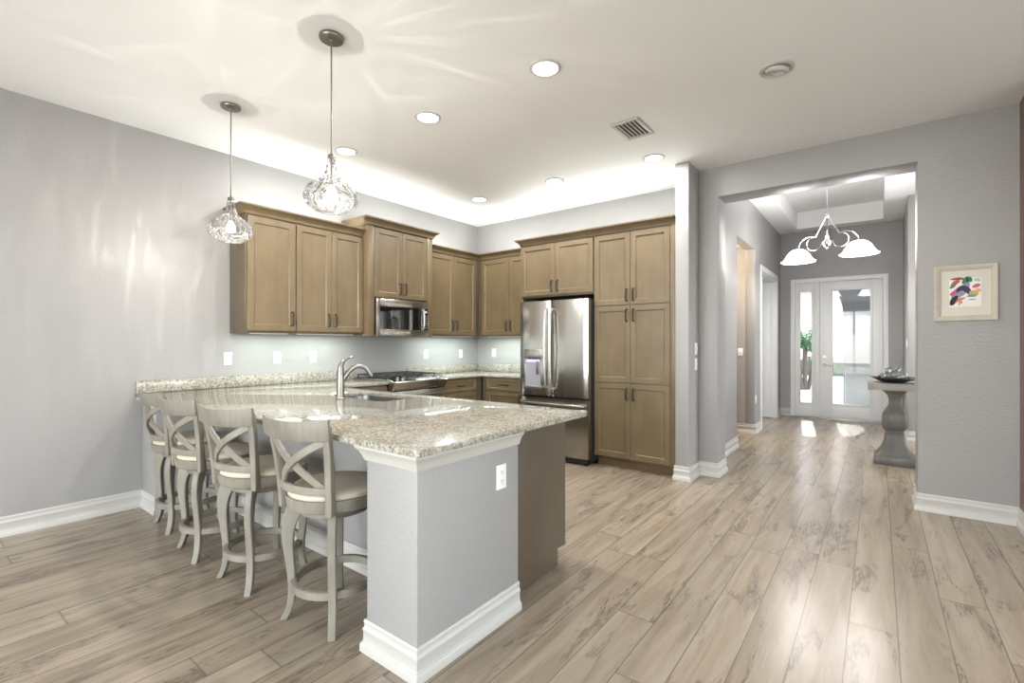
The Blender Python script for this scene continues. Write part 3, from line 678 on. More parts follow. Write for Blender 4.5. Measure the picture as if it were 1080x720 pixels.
for y in (RY0+.075, RY0+.15, RY1-.225, RY1-.15, RY1-.075):
    c0 = Vector((-4.040, y, .926)); m = MB(); m.tube([c0, c0+ndir*.008, c0+ndir*.009, c0+ndir*.034], [.024, .024, .019, .0165], 20); kb = m.build('knob', M_chrome, cp)
    m = MB(); m.box(c0.x-.016, c0.x+.022, y-.003, y+.003, .962, .967)
for y0, y1 in ((RY0+.025, RY0+.262), (RY0+.266, RY1-.266), (RY1-.262, RY1-.025)):
    m = MB(); gx0, gx1, gz = xL+.05, -4.155, .957
    for y in (y0, (y0+y1)/2-.006, y1-.012): m.box(gx0, gx1, y, y+.012, gz, gz+.014)
    for i in range(5):
        x = gx0 + (gx1-gx0-.012)*i/4; m.box(x, x+.012, y0, y1, gz, gz+.014)
    for x in (gx0, gx1-.012):
        for y in (y0, y1-.012): m.box(x, x+.012, y, y+.012, .934, gz)
    m.build('grate', M_iron, ra, bevel=.002, seg=1)
for x in (xL+.17, -4.29):
    for y in (RY0+.145, (RY0+RY1)/2, RY1-.145):
        MB().lathe([(0, .934), (.05, .934), (.05, .94), (.036, .942), (.034, .951), (0, .952)], (x, y, 0), 20).build('burner', M_iron, ra)
m = MB(); m.box(RX-.032, RX, RY0+.003, RY1-.003, .245, .802); od = m.build('oven_door', M_rstl, ra, bevel=.006)
MB().box(RX-.001, RX+.002, RY0+.12, RY1-.12, .36, .66).build('door_window', M_bglass, od)
m = MB(); m.tube([(RX+.055, RY0+.05, .755), (RX+.055, RY1-.05, .755)], .014, 14)
for y in (RY0+.07, RY1-.07): m.tube([(RX-.002, y, .755), (RX+.055, y, .755)], .009, 10)
m.build('door_handle', M_rstl, od)
m = MB(); m.box(RX-.032, RX, RY0+.003, RY1-.003, .10, .238); m.build('drawer', M_rstl, ra, bevel=.006)
for y in (RY0+.06, RY1-.06): MB().lathe([(0, 0), (.02, 0), (.018, .09), (0, .09)], (-4.15, y, 0), 12).build('foot', M_black, ra); MB().lathe([(0, 0), (.02, 0), (.018, .09), (0, .09)], (-4.6, y, 0), 12).build('foot', M_black, ra)

# ---------------- microwave
mw = thing('microwave_oven', (-4.5, 3.575, 1.397), 'stainless over-the-range microwave with black glass door hung under the tall cabinet', 'microwave')
MX = -4.325; MY0, MY1, MZ0, MZ1 = 3.198, 3.953, 1.397, 1.808
MB().box(xL+.01, MX, MY0, MY1, MZ0+.008, MZ1).build('microwave_body', M_black, mw, bevel=.003)
m = MB(); lite_y = (MY0+.045, 3.838, MZ0+.075, MZ1-.085)
a0, a1, q0, q1 = lite_y; yd = 3.860
m.box(MX+.001, MX+.03, MY0, a0, MZ0, MZ1-.002); m.box(MX+.001, MX+.03, a1, yd, q0-.01, q1+.01); m.box(MX+.001, MX+.03, a0, MY1, MZ0, q0); m.box(MX+.001, MX+.03, a0, MY1, q1, MZ1-.002)
m.box(MX+.001, MX+.03, MY1-.012, MY1, q0, q1)
dd = m.build('door', M_rstl, mw, bevel=.003)
MB().box(MX+.003, MX+.026, a0-.004, a1+.002, q0-.004, q1+.004).build('door_window', M_bglass, dd)
cpn = MB().box(MX+.003, MX+.027, yd, MY1-.010, q0-.003, q1+.003).build('control_panel', M_bglass, mw)
m = MB()
for i in range(6):
    for j in range(2): m.box(MX+.027, MX+.0285, yd+.018+j*.03, yd+.036+j*.03, q0+.02+i*.028, q0+.032+i*.028)
m.build('button_pad', mat('button_grey', (.22, .22, .22), .5), cpn)
MB().box(MX+.027, MX+.0285, yd+.016, yd+.064, q1-.045, q1-.022).build('display', emit('display_glow', (.85, .9, .95), .9), cpn)
m = MB(); m.tube(smoothpath([(MX+.028, 3.848, q0+.005), (MX+.062, 3.848, q0+.03), (MX+.068, 3.848, (q0+q1)/2), (MX+.062, 3.848, q1-.03), (MX+.028, 3.848, q1-.005)], 5), .0105, 12); m.build('door_handle', M_steel, dd)
MB().lathe([(0, 0), (.013, 0), (.013, .002), (0, .002)], (0, 0, 0), 20).build('badge', M_chrome, dd, xf=Matrix.Translation((MX+.030, 3.575, MZ1-.045)) @ Matrix.Rotation(PI/2, 4, 'Y'))

# ---------------- refrigerator
rf = thing('refrigerator', (-2.89, 4.9, 0), 'stainless french-door refrigerator with water dispenser beside the pantry cabinet', 'refrigerator')
FX, FR, FY = -3.344, -2.446, 4.50
MB().box(FX+.004, FR-.004, FY+.09, yB-.04, .03, 1.775).build('cabinet_shell', M_gap, rf, bevel=.004)
split = -2.915
def fdoor(x0, x1, z0, z1, cut=None):
    m = MB(); y0, y1 = FY, FY+.082; n = 14; rg = []
    prof = []
    for i in range(n+1):
        t = i/n; x = x0 + (x1-x0)*t; e = min(t, 1-t)*(x1-x0); bow = .010*math.sin(PI*t); rd = max(0, .018-e)
        prof.append((x, y0 - bow + .010 + (rd*rd/.018*.7)))
    pts = [(x, y, z0) for x, y in prof] + [(x1, y1, z0), (x0, y1, z0)]
    m.prism(pts, (0, 0, z1-z0)); return m
DZ = .725
# left door is built round the dispenser recess
dx0, dx1, dz0, dz1 = -3.262, -3.018, .820, 1.245
bm_ = MB()
ldoor = fdoor(FX, split-.003, DZ, 1.795).build('door', M_fridge, rf, smooth=30)
rdoor = fdoor(split+.003, FR, DZ, 1.795).build('door', M_fridge, rf, smooth=30)
fz = fdoor(FX, FR, .075, .700).build('freezer_drawer', M_fridge, rf, smooth=30)
yfr = FY - .006
m = MB(); m.box(dx0, dx1, yfr-.006, yfr+.02, 1.135, dz1); m.build('dispenser_panel', M_steel, ldoor, bevel=.002)
m = MB()
for x0, x1, z0, z1 in ((dx0, dx0+.016, dz0, 1.134), (dx1-.016, dx1, dz0, 1.134)): m.box(x0, x1, yfr-.008, yfr+.02, z0, z1)
m.box(dx0-.004, dx1+.004, yfr-.026, yfr+.02, dz0-.016, dz0+.016); dsp = m.build('dispenser_frame', M_steel, ldoor, bevel=.002)
m = MB(); m.box(dx0+.016, dx1-.016, yfr-.004, yfr+.012, dz0+.016, 1.134); m.build('dispenser_well', mat('dispenser_grey', (.30, .30, .34), .35), dsp)
m = MB(); m.box(dx0+.03, dx1-.03, yfr-.006, yfr-.003, 1.10, 1.13); m.build('dispenser_light', M_ice, dsp)
m = MB(); m.box(-3.085, -3.06, yfr-.020, yfr-.004, .965, 1.115); m.build('paddle', M_nickel, dsp, bevel=.003)
for xx, dr in ((split-.036, ldoor), (split+.036, rdoor)):
    sg = -1 if dr is ldoor else 1
    pth = smoothpath([(xx, FY+.012, .805), (xx, FY-.045, .845), (xx+sg*.002, FY-.062, 1.05), (xx+sg*.003, FY-.066, 1.25), (xx+sg*.002, FY-.062, 1.45), (xx, FY-.045, 1.66), (xx, FY+.012, 1.70)], 6)
    MB().tube(pth, .0135, 12).build('door_handle', M_steel, dr)
m = MB(); pth = smoothpath([(FX+.05, FY+.012, .640), (FX+.07, FY-.045, .642), (-2.895, FY-.058, .643), (FR-.07, FY-.045, .642), (FR-.05, FY+.012, .640)], 6)
m.tube(pth, .0155, 12); m.build('drawer_handle', M_rstl, fz)
MB().box(FX+.02, FR-.02, FY+.03, FY+.088, .015, .072).build('base_grille', M_black, rf)
for x in (FX+.05, FR-.05): MB().box(x-.02, x+.02, FY+.05, FY+.09, 0, .03).build('foot', M_black, rf)
for x0, x1 in ((FX+.01, FX+.07), (FR-.07, FR-.01)): MB().box(x0, x1, FY+.04, FY+.16, 1.776, 1.80).build('hinge_cover', M_black, rf, bevel=.003)

# ---------------- cabinet lights (strips fixed under and on top of the wall cabinets)
def strip_light(name, x0, x1, y0, y1, z, up, e, label):
    o = MB().box(x0, x1, y0, y1, z, z+.008).build(name, M_plate); tag(o, label, 'light strip')
    c = ((x0+x1)/2, (y0+y1)/2, z + (.012 if up else -.004))
    sx_, sy_ = x1-x0, y1-y0
    light('AREA', name+'_light', c, e, (.86, 1, .94) if not up else (.97, 1, .94), (PI if up else 0, 0, 0), o, shape='RECTANGLE', size=sx_, size_y=sy_)
    return o
E_UND, E_TOP = 8, 7
def und(x0, x1, y0, y1, lb): strip_light('light_strip', x0, x1, y0, y1, UZ0-.0085, False, E_UND*max(x1-x0, y1-y0), lb)
und(xL+.21, xL+.24, 1.98, 2.32, 'thin light strip under the single-door wall cabinet')
und(xL+.21, xL+.24, 2.42, 3.04, 'thin light strip under the double-door wall cabinet left of the microwave')
und(xL+.21, xL+.24, 4.12, 4.95, 'thin light strip under the wall cabinet right of the microwave')
und(-4.32, -3.50, yB-.24, yB-.21, 'thin light strip under the wall cabinet left of the refrigerator')
def top(x0, x1, y0, y1, z, lb): strip_light('light_strip', x0, x1, y0, y1, z, True, E_TOP*max(x1-x0, y1-y0), lb)
top(xL+.21, xL+.25, 2.0, 3.06, UZ1+.001, 'light strip on top of the wall cabinets left of the microwave')
top(xL+.26, xL+.30, 3.2, 3.95, 2.601, 'light strip on top of the tall cabinet over the microwave')
top(xL+.21, xL+.25, 4.15, 4.95, UZ1+.001, 'light strip on top of the wall cabinet in the corner')
top(-4.30, -3.55, yB-.27, yB-.23, UZ1+.001, 'light strip on top of the back wall cabinet by the corner')
top(-3.30, -2.5, yB-.52, yB-.48, 2.486, 'light strip on top of the cabinet over the refrigerator')
top(-2.40, -1.65, yB-.52, yB-.48, 2.486, 'light strip on top of the pantry cabinet')

# ---------------- outlets and switches
def plate(P, a, z, kind, label, name='wall_outlet', cat='outlet', w=.07, h=.115):
    def bx(mb, a0, a1, n0, n1, z0, z1):
        mb.prism([P(a0, n0, z0), P(a1, n0, z0), P(a1, n0, z1), P(a0, n0, z1)], Vector(P(a0, n1, z0)) - Vector(P(a0, n0, z0)))
    mb = MB(); bx(mb, a-w/2, a+w/2, .0005, .007, z-h/2, z+h/2); o = mb.build(name, M_plate, bevel=.002); tag(o, label, cat)
    if kind == 'duplex':
        for dz in (-.022, .022):
            mb = MB(); bx(mb, a-.017, a+.017, .006, .009, z+dz-.015, z+dz+.015); s_ = mb.build('receptacle', M_plate, o, bevel=.003)
            mb = MB()
            for da in (-.006, .006): bx(mb, a+da-.0015, a+da+.0015, .0085, .0094, z+dz-.003, z+dz+.008)
            bx(mb, a-.003, a+.003, .0085, .0094, z+dz-.011, z+dz-.006); mb.build('slot', M_slot, s_)
    elif kind == 'toggle':
        mb = MB(); bx(mb, a-.005, a+.005, .006, .018, z-.004, z+.012); mb.build('toggle', M_plate, o, bevel=.002)
        mb = MB(); bx(mb, a-.006, a+.006, .0068, .0074, z-.014, z+.014); mb.build('slot', M_slot, o)
    elif kind == 'rocker':
        mb = MB(); bx(mb, a-.0165, a+.0165, .006, .0095, z-.033, z+.033); mb.build('rocker', M_plate, o, bevel=.0025)
    elif kind == 'keypad':
        for i in range(3):
            for j in range(2):
                mb = MB(); bx(mb, a-.024+j*.026, a-.002+j*.026, .006, .009, z-.04+i*.028, z-.017+i*.028); mb.build('button', M_plate, o, bevel=.002)
    return o
Pw = mapL(xL)
plate(Pw, 1.885, 1.175, 'rocker', 'white rocker switch plate on the left wall, left of the wall cabinets', 'wall_switch', 'switch')
plate(Pw, 2.336, 1.174, 'toggle', 'white toggle switch plate on the left wall under the single-door cabinet', 'wall_switch', 'switch')
plate(Pw, 2.716, 1.175, 'rocker', 'white plate on the left wall just above the faucet lever', 'wall_switch', 'switch')
plate(Pw, 4.299, 1.171, 'rocker', 'white plate on the left wall just right of the range', 'wall_outlet', 'outlet')
plate(Pw, 4.956, 1.168, 'rocker', 'white plate on the left wall close to the kitchen corner', 'wall_outlet', 'outlet')
plate(mapB(yB), -4.41, 1.178, 'rocker', 'white plate on the back wall between the corner and the refrigerator', 'wall_outlet', 'outlet')
plate(mapL(PX1), 1.761, .684, 'duplex', 'white duplex outlet on the grey column under the counter end', 'wall_outlet', 'outlet')
plate(mapL(xP2), 4.846, 1.262, 'toggle', 'white switch plate on the wall end, upper of the two', 'wall_switch', 'switch')
plate(mapL(xP2), 4.846, 1.110, 'keypad', 'white keypad with six buttons on the wall end, below the switch', 'wall_keypad', 'keypad')
plate(mapB(CY1), -1.615, 1.189, 'rocker', 'white switch plate on the warm-lit side corridor wall', 'wall_switch', 'switch')
plate(mapL(HW), 7.72, .498, 'duplex', 'white outlet low on the hall wall beside the study door', 'wall_outlet', 'outlet')
plate(lambda a, n, z: (WX - n, a, z), 8.62, 1.32, 'rocker', 'white switch plate seen edge-on on the foyer wall above the black bowl', 'wall_switch', 'switch')

# ---------------- pendants over the peninsula
def gobo(o, seed, amt):
    """the quilted glass throws bright streaks: the lamp's output varies with direction"""
    d = o.data; d.use_nodes = True; t = d.node_tree; em = t.nodes['Emission']
    def nd(ty, **k):
        n_ = t.nodes.new(ty)
        for a_, b_ in k.items(): setattr(n_, a_, b_)
        return n_
    tc = nd('ShaderNodeTexCoord'); sp = nd('ShaderNodeSeparateXYZ'); t.links.new(tc.outputs['Normal'], sp.inputs[0])
    def mth(op, a, b=0.):
        n_ = nd('ShaderNodeMath', operation=op)
        for i, v in ((0, a), (1, b)):
            if isinstance(v, bpy.types.NodeSocket): t.links.new(v, n_.inputs[i])
            else: n_.inputs[i].default_value = v
        return n_.outputs[0]
    nx, ny, nz = sp.outputs
    rh = mth('SQRT', mth('ADD', mth('MULTIPLY', nx, nx), mth('MULTIPLY', ny, ny)))
    cm = nd('ShaderNodeCombineXYZ')
    for i, v in enumerate((mth('MULTIPLY', mth('DIVIDE', nx, mth('MAXIMUM', rh, .02)), 10.5), mth('MULTIPLY', mth('DIVIDE', ny, mth('MAXIMUM', rh, .02)), 10.5), mth('ADD', mth('MULTIPLY', nz, 2.2), seed))): t.links.new(v, cm.inputs[i])
    nz_ = nd('ShaderNodeTexNoise'); t.links.new(cm.outputs[0], nz_.inputs['Vector']); nz_.inputs['Scale'].default_value = 1.5; nz_.inputs['Detail'].default_value = 3; nz_.inputs['Distortion'].default_value = .7
    rp = nd('ShaderNodeMapRange'); t.links.new(nz_.outputs['Fac'], rp.inputs[0]); rp.inputs[1].default_value = .52; rp.inputs[2].default_value = .74; rp.inputs[3].default_value = .8; rp.inputs[4].default_value = amt
    up = mth('SUBTRACT', 1., mth('MULTIPLY', mth('POWER', mth('MAXIMUM', nz, 0.), 1.2), .66))      # the socket shades the cone above it
    t.links.new(mth('MULTIPLY', rp.outputs[0], up), em.inputs['Strength'])
def pendant(x, y, label, seed):
    p = thing('pendant_light', (x, y, 2.05), label, 'pendant light', 'glass pendants over the peninsula')
    c = (x, y, 0)
    MB().lathe([(0, H-.001), (.064, H-.001), (.066, H-.004), (.066, H-.016), (.062, H-.021), (.014, H-.024), (.012, H-.034), (0, H-.036)], c, 32).build('ceiling_canopy', M_pnick, p)
    m = MB(); m.tube([(x+.025, y-.035, H-.021), (x+.025, y-.035, H-.028)], .005, 10); m.build('canopy_screw', M_pnick, p)
    m = MB(); m.lathe([(0, H-.03), (.0045, H-.03), (.0045, 2.372), (0, 2.372)], c, 12); m.build('rod', M_pnick, p)
    m = MB(); m.lathe([(0, 2.384), (.010, 2.384), (.020, 2.376), (.0215, 2.362), (.018, 2.360), (.006, 2.355), (.006, 2.240), (.011, 2.238), (.011, 2.205), (0, 2.205)], c, 20); m.build('socket', M_pnick, p)
    pr_ = [(.020, 2.361), (.023, 2.335), (.029, 2.30), (.040, 2.265), (.062, 2.238), (.098, 2.212), (.128, 2.188), (.144, 2.160), (.147, 2.140), (.140, 2.115), (.122, 2.090), (.096, 2.068), (.066, 2.056), (.030, 2.051), (0, 2.050)]
    sm = [(q.x, q.z) for q in smoothpath([(r, 0, z) for r, z in pr_], 4)]
    fr = lambda a, z: .0045*math.sin(9*a + (z-2.05)*70)*math.sin(9*a - (z-2.05)*70)*min(1, (2.38-z)*6)
    m = MB(); m.lathe(sm, c, 72, fr=fr, cap=False); m.build('glass_shade', M_pend, p, smooth=80)
    m = MB(); m.lathe([(0, 2.205), (.012, 2.203), (.016, 2.19), (.028, 2.165), (.030, 2.148), (.024, 2.128), (0, 2.120)], c, 20); m.build('bulb', M_clearbulb, p)
    lo = light('POINT', 'pendant_bulb_light', (x, y, 2.15), E_PEND, (1, .93, .84), parent=p, shadow_soft_size=0.0); gobo(lo, seed, 1.75)
E_PEND = 34
pendant(-2.451, 1.519, 'clear quilted glass pendant hung over the sink end of the peninsula, larger-looking of the two', 3.1)
pendant(-3.747, 1.515, 'clear quilted glass pendant hung over the peninsula closest to the left wall', 8.7)

# ---------------- recessed ceiling lights
E_CAN = 20
def can(x, y, label, lit=True):
    p = thing('recessed_light', (x, y, H-.02), label, 'recessed light', 'recessed ceiling lights'); c = (x, y, 0)
    m = MB(); m.lathe([(.098, H-.0005), (.098, H-.005), (.090, H-.010), (.082, H-.011), (.078, H-.006), (.078, H-.0005)], c, 40, loop=True); m.build('trim_ring', M_trim, p)
    if lit:
        MB().lathe([(0, H-.001), (.0775, H-.001), (.0775, H-.006), (0, H-.007)], c, 40).build('lens', M_lens, p)
        light('AREA', 'recessed_lamp', (x, y, H-.014), E_CAN, (1, .97, .93), (0, 0, 0), p, shape='DISK', size=.15)
    else:
        MB().lathe([(0, H-.001), (.0775, H-.001), (.0775, H-.003), (0, H-.003)], c, 40).build('housing', mat('housing_grey', (.55, .55, .54), .5), p)
        m = MB(); m.lathe([(.072, 0), (.070, -.010), (.062, -.018), (.050, -.021), (.047, -.014), (.040, -.003), (.044, 0)], (0, 0, 0), 36, loop=True)
        m.build('eyeball', M_trim, p, xf=Matrix.Translation((x, y, H-.004)) @ Matrix.Rotation(math.radians(15), 4, (.5, .8, 0)))
can(-1.66, 2.51, 'lit recessed ceiling light nearest the camera, topmost of the six lit ones')
can(-2.735, 2.51, 'lit recessed ceiling light in the middle of the near row')
can(-3.80, 2.50, 'lit recessed ceiling light just right of the larger pendant rod, end of the near row')
can(-2.735, 4.31, 'lit recessed ceiling light in the middle of the far row, before the refrigerator')
can(-3.80, 4.31, 'lit recessed ceiling light nearest the kitchen corner')
can(-1.66, 4.34, 'lit recessed ceiling light next to the white wall end and air vent')
can(-.507, 3.407, 'unlit white eyeball ceiling light in front of the hall opening', False)

# ---------------- ceiling air vent
vx, vy = -1.572, 3.648
v_ = thing('air_vent', (vx, vy, H-.01), 'white louvred air vent in the ceiling', 'air vent')
m = MB(); wv, dv_ = .115, .172
m.prism([(vx-wv, vy-dv_, H-.0005), (vx+wv, vy-dv_, H-.0005), (vx+wv, vy+dv_, H-.0005), (vx-wv, vy+dv_, H-.0005)], (0, 0, -.002)); m.build('backing', M_gap, v_)
m = MB()
for a0, a1, b0, b1 in ((-wv, wv, -dv_, -dv_+.03), (-wv, wv, dv_-.03, dv_), (-wv, -wv+.03, -dv_+.03, dv_-.03), (wv-.03, wv, -dv_+.03, dv_-.03)): m.box(vx+a0, vx+a1, vy+b0, vy+b1, H-.012, H-.0025)
m.build('frame', M_trim, v_, bevel=.002)
m = MB()
for i in range(5):
    x = vx - wv + .045 + i*.032
    m.prism([(x-.012, vy-dv_+.03, H-.004), (x+.014, vy-dv_+.03, H-.016), (x+.016, vy-dv_+.03, H-.014), (x-.010, vy-dv_+.03, H-.0025)], (0, 2*dv_-.06, 0))
m.build('louvers', M_trim, v_)

# ---------------- counter stools
def make_stool():
    t = thing('counter_stool', (0, 0, 0), 'x', 'counter stool', 'stools along the peninsula')
    LP = [(.165, .548, .10), (.188, .515, .086), (.212, .455, .066), (.218, .385, .052), (.211, .30, .042), (.202, .21, .036), (.200, .13, .033), (.209, .06, .032), (.236, 0, .034)]
    lp = smoothpath([(r, w, z) for r, z, w in LP], 3)
    for sx_ in (-1, 1):
        for sy_ in (-1, 1):
            rd = Vector((sx_, sy_, 0)).normalized(); tn = Vector((-rd.y, rd.x, 0)); rg = []
            for q in lp:
                r, w, z = q.x, q.y, q.z
                rg.append([rd*(r + a*w/2) + tn*b*.0175 + Vector((0, 0, z)) for a, b in ((1, 1), (-1, 1), (-1, -1), (1, -1))])
            MB().rings(rg).build('leg', M_stool, t, bevel=.004, seg=1, smooth=35)
    MB().lathe([(.205, .160), (.205, .190), (.200, .194), (.180, .194), (.176, .190), (.176, .160), (.180, .157), (.200, .157)], (0, 0, 0), 48, loop=True).build('footrest_ring', M_stool, t)
    MB().lathe([(0, .505), (.15, .505), (.165, .512), (.165, .540), (0, .540)], (0, 0, 0), 36).build('leg_frame', M_stool, t)
    MB().lathe([(0, .541), (.11, .541), (.11, .549), (0, .549)], (0, 0, 0), 30).build('swivel_plate', M_gap, t)
    MB().lathe([(0, .550), (.214, .550), (.222, .555), (.226, .575), (.228, .602), (.224, .607), (0, .607)], (0, 0, 0), 56).build('seat_frame', M_stool, t)
    cu = MB().lathe([(0, .608), (.207, .608), (.214, .614), (.213, .624), (.200, .636), (.16, .646), (.09, .652), (0, .654)], (0, 0, 0), 56).build('seat_cushion', M_cush, t, smooth=60)
    MB().lathe([(.2135, .606), (.2185, .611), (.2135, .616), (.2085, .611)], (0, 0, 0), 56, loop=True).build('piping', M_cush, cu, smooth=80)
    def stile(s): return smoothpath([(s*.158, -.172, .545), (s*.163, -.178, .64), (s*.172, -.190, .76), (s*.184, -.208, .875), (s*.190, -.219, .955)], 5)
    for s in (-1, 1):
        pts = stile(s); K = len(pts)
        MB().strip(pts, (s*.25, -1, 0), .034, [.038 - .014*i/(K-1) for i in range(K)]).build('back_post', M_stool, t, bevel=.004, seg=2, smooth=35)
    rg = []
    for i in range(21):
        u = -1 + i/10; x = .216*u; y = -.222 - .045*(1-u*u); nn = Vector((-.045*2*u/.232*-1, -1, 0)).normalized()
        nn = Vector((.39*u, -1, 0)).normalized(); z0 = .884 + .010*u*u; z1 = .972 + .016*u*u; lean = .012
        rg.append([Vector((x, y, z0)) + nn*.012, Vector((x, y, z0)) - nn*.012, Vector((x, y, z1)) - nn*(.010-lean), Vector((x, y, z1)) + nn*(.010+lean)])
    MB().rings(rg).build('top_rail', M_stool, t, bevel=.005, seg=2, smooth=35)
    for s, off in ((1, 0), (-1, -.014)):
        pts = []; nr = []
        for i in range(15):
            q = i/14; x = s*(-.172 + .318*q); z = .888 - .232*q + .018*math.sin(PI*q); y = -.214 + .034*q - .050*math.sin(PI*q) + off*math.sin(PI*q)
            pts.append((x, y, z)); nr.append(Vector((s*-.25*math.cos(PI*q), -1, 0)))
        MB().strip(pts, nr, .036, .014).build('cross_splat', M_stool, t, bevel=.003, seg=1, smooth=35)
    rg = []
    for i in range(17):
        u = -1 + i/8; x = .155*u; y = -.184 - .042*(1-u*u); nn = Vector((.45*u, -1, 0)).normalized()
        rg.append([Vector((x, y, .640)) + nn*.010, Vector((x, y, .640)) - nn*.010, Vector((x, y, .676)) - nn*.010, Vector((x, y, .676)) + nn*.010])
    MB().rings(rg).build('lower_rail', M_stool, t, bevel=.003, seg=1, smooth=35)
    return t
st = make_stool()
SPOT = [(-4.03, 1.345, -4, 0, 'weathered grey X-back counter stool with round cream seat, farthest along, against the left wall'),
        (-3.39, 1.29, -5, 6, 'weathered grey X-back counter stool with round cream seat, second from the left wall'),
        (-2.775, 1.30, 1, 12, 'weathered grey X-back counter stool with round cream seat, third from the left wall'),
        (-2.11, 1.335, 8, 9, 'weathered grey X-back counter stool with round cream seat, beside the grey column')]
BASE = ('leg', 'footrest_ring', 'leg_frame')
for i, (x, y, a, sw, lb) in enumerate(SPOT):
    o = st if i == 0 else copy_tree(st)
    o.location = (x, y, 0); o.rotation_euler = (0, 0, math.radians(a)); o['label'] = lb
    for ch_ in o.children:              # the seat swivels on its base
        if ch_.name.split('.')[0] not in BASE: ch_.rotation_euler = (0, 0, math.radians(sw - a))

# ---------------- framed picture on the right wall
pi_ = thing('framed_picture', (.523, yO-.01, 1.69), 'cream framed print of a bright brushstroke bird on the wall right of the hall opening', 'picture')
X0, X1, Z0, Z1, py_ = .346, .700, 1.486, 1.908, yO-.001
M_frame = wood('cream_frame', (.47, .43, .36), (.60, .56, .48), .5, 'X', .05)
m = MB()
def rc(i, y): return [(X0+i, y, Z0+i), (X1-i, y, Z0+i), (X1-i, y, Z1-i), (X0+i, y, Z1-i)]
m.rings([rc(0, py_), rc(0, py_-.022), rc(.004, py_-.027), rc(.016, py_-.026), rc(.030, py_-.018), rc(.034, py_-.019), rc(.040, py_-.014), rc(.040, py_)], loop=True); m.build('frame', M_frame, pi_, smooth=25)
m = MB(); m.prism(rc(.038, py_-.004), (0, -.004, 0)); mt_ = m.build('mat_board', mat('cream_mat', (.70, .675, .60), .8), pi_)
bx0, bx1, bz0, bz1 = X0+.088, X1-.088, Z0+.105, Z1-.10
m = MB(); m.box(bx0, bx1, py_-.0095, py_-.008, bz0, bz1); prn = m.build('print', mat('print_paper', (.86, .86, .83), .7), pi_)
def stroke(pts, w, col, k):
    m = MB(); P = smoothpath([(bx0 + u*(bx1-bx0), py_-.0096-.0001*k, bz0 + v*(bz1-bz0)) for u, v in pts], 6); K = len(P)
    m.strip(P, (0, -1, 0), [max(.0015, 1.35*w*math.sin(PI*min(.97, .06+.9*i/(K-1)))) for i in range(K)], .0006)
    m.build('brushstroke', mat('paint_%d' % k, col, .7), prn)
for k, (pts, w, col) in enumerate([
    ([(.12, .22), (.25, .45), (.45, .62), (.62, .85)], .05, (.30, .30, .42)), ([(.05, .06), (.14, .22), (.25, .4)], .028, (.02, .02, .03)),
    ([(.2, .5), (.4, .66), (.58, .56), (.62, .42)], .03, (.05, .04, .10)), ([(.42, .80), (.58, .96), (.7, .86)], .03, (.05, .22, .12)),
    ([(.02, .97), (.3, .99), (.5, .96)], .014, (.22, .10, .07)), ([(.05, .7), (.2, .86), (.35, .92)], .022, (.62, .10, .08)),
    ([(.02, .66), (.12, .74), (.2, .82)], .018, (.10, .24, .12)), ([(.02, .42), (.14, .5), (.24, .56)], .018, (.60, .10, .20)),
    ([(.62, .5), (.78, .46), (.9, .4)], .03, (.62, .38, .14)), ([(.55, .36), (.72, .38), (.85, .36)], .016, (.10, .40, .26)),
    ([(.72, .66), (.86, .72), (.97, .74)], .02, (.60, .12, .22)), ([(.76, .9), (.88, .92), (.96, .86)], .018, (.35, .62, .55)),
    ([(.78, .52), (.9, .56), (.97, .5)], .02, (.85, .45, .25)), ([(.18, .14), (.34, .26), (.52, .32)], .014, (.60, .22, .16)), ([(.3, .04), (.33, .14), (.35, .22)], .008, (.65, .25, .2)),
    ([(.4, .1), (.38, .18), (.36, .24)], .007, (.65, .25, .2)), ([(.6, .24), (.72, .25), (.84, .24)], .006, (.3, .3, .3))]): stroke(pts, w, col, k)

# ---------------- console table with the black bowl
ct_ = thing('console_table', (.145, 6.72, 0), 'grey weathered console table on a turned baluster pedestal in the hall', 'console table')
MB().box(-.088, 1.30, 6.50, 6.94, .812, .884).build('table_top', M_conspale, ct_, bevel=.004)
def sq(cx, cy, h, z, ch=.12): c_ = h*ch; return [(cx+a, cy+b, z) for a, b in ((h-c_, -h), (h, -h+c_), (h, h-c_), (h-c_, h), (-h+c_, h), (-h, h-c_), (-h, -h+c_), (-h+c_, -h))]
PP_ = [(.112, .811), (.112, .795), (.100, .785), (.074, .755), (.056, .715), (.049, .675), (.050, .650), (.058, .640), (.062, .625), (.075, .605), (.100, .565), (.116, .530), (.1175, .49), (.1175, .430), (.110, .395), (.092, .368), (.084, .36), (.084, .340), (.090, .335), (.088, .318), (.094, .27), (.110, .21), (.135, .155), (.165, .110), (.178, .098)]
for cx in (.145, 1.06):
    m = MB(); m.rings([sq(cx, 6.72, h*.92, z) for h, z in PP_]); pe = m.build('pedestal', M_console, ct_, smooth=30)
    m = MB(); m.rings([sq(cx, 6.72, h, z, .03) for h, z in ((.174, .097), (.180, .085), (.182, .012), (.177, 0))]); m.build('pedestal_base', M_console, pe, smooth=30)
bw_ = thing('bowl', (.14, 6.72, .885), 'shallow black bowl on the grey console table', 'bowl')
MB().lathe([(0, .885), (.09, .885), (.10, .889), (.165, .917), (.205, .936), (.215, .938), (.214, .942), (.203, .942), (.16, .923), (.095, .897), (0, .894)], (.14, 6.72, 0), 48).build('bowl_body', M_black, bw_, smooth=50)
for i in range(8):
    if i < 6: a_ = i*PI/3; r_ = .090; z_ = .946
    else: a_ = i*PI + PI/6; r_ = .0445; z_ = 1.010
    m = MB(); bmesh.ops.create_icosphere(m.bm, subdivisions=3, radius=.043)
    o = m.build('crystal_orb', M_crystal, xf=Matrix.Translation((.14 + r_*math.cos(a_), 6.72 + r_*math.sin(a_), z_)))
    tag(o, 'clear crystal orb heaped in the shallow black bowl', 'ornament', 'crystal orbs in the black bowl')

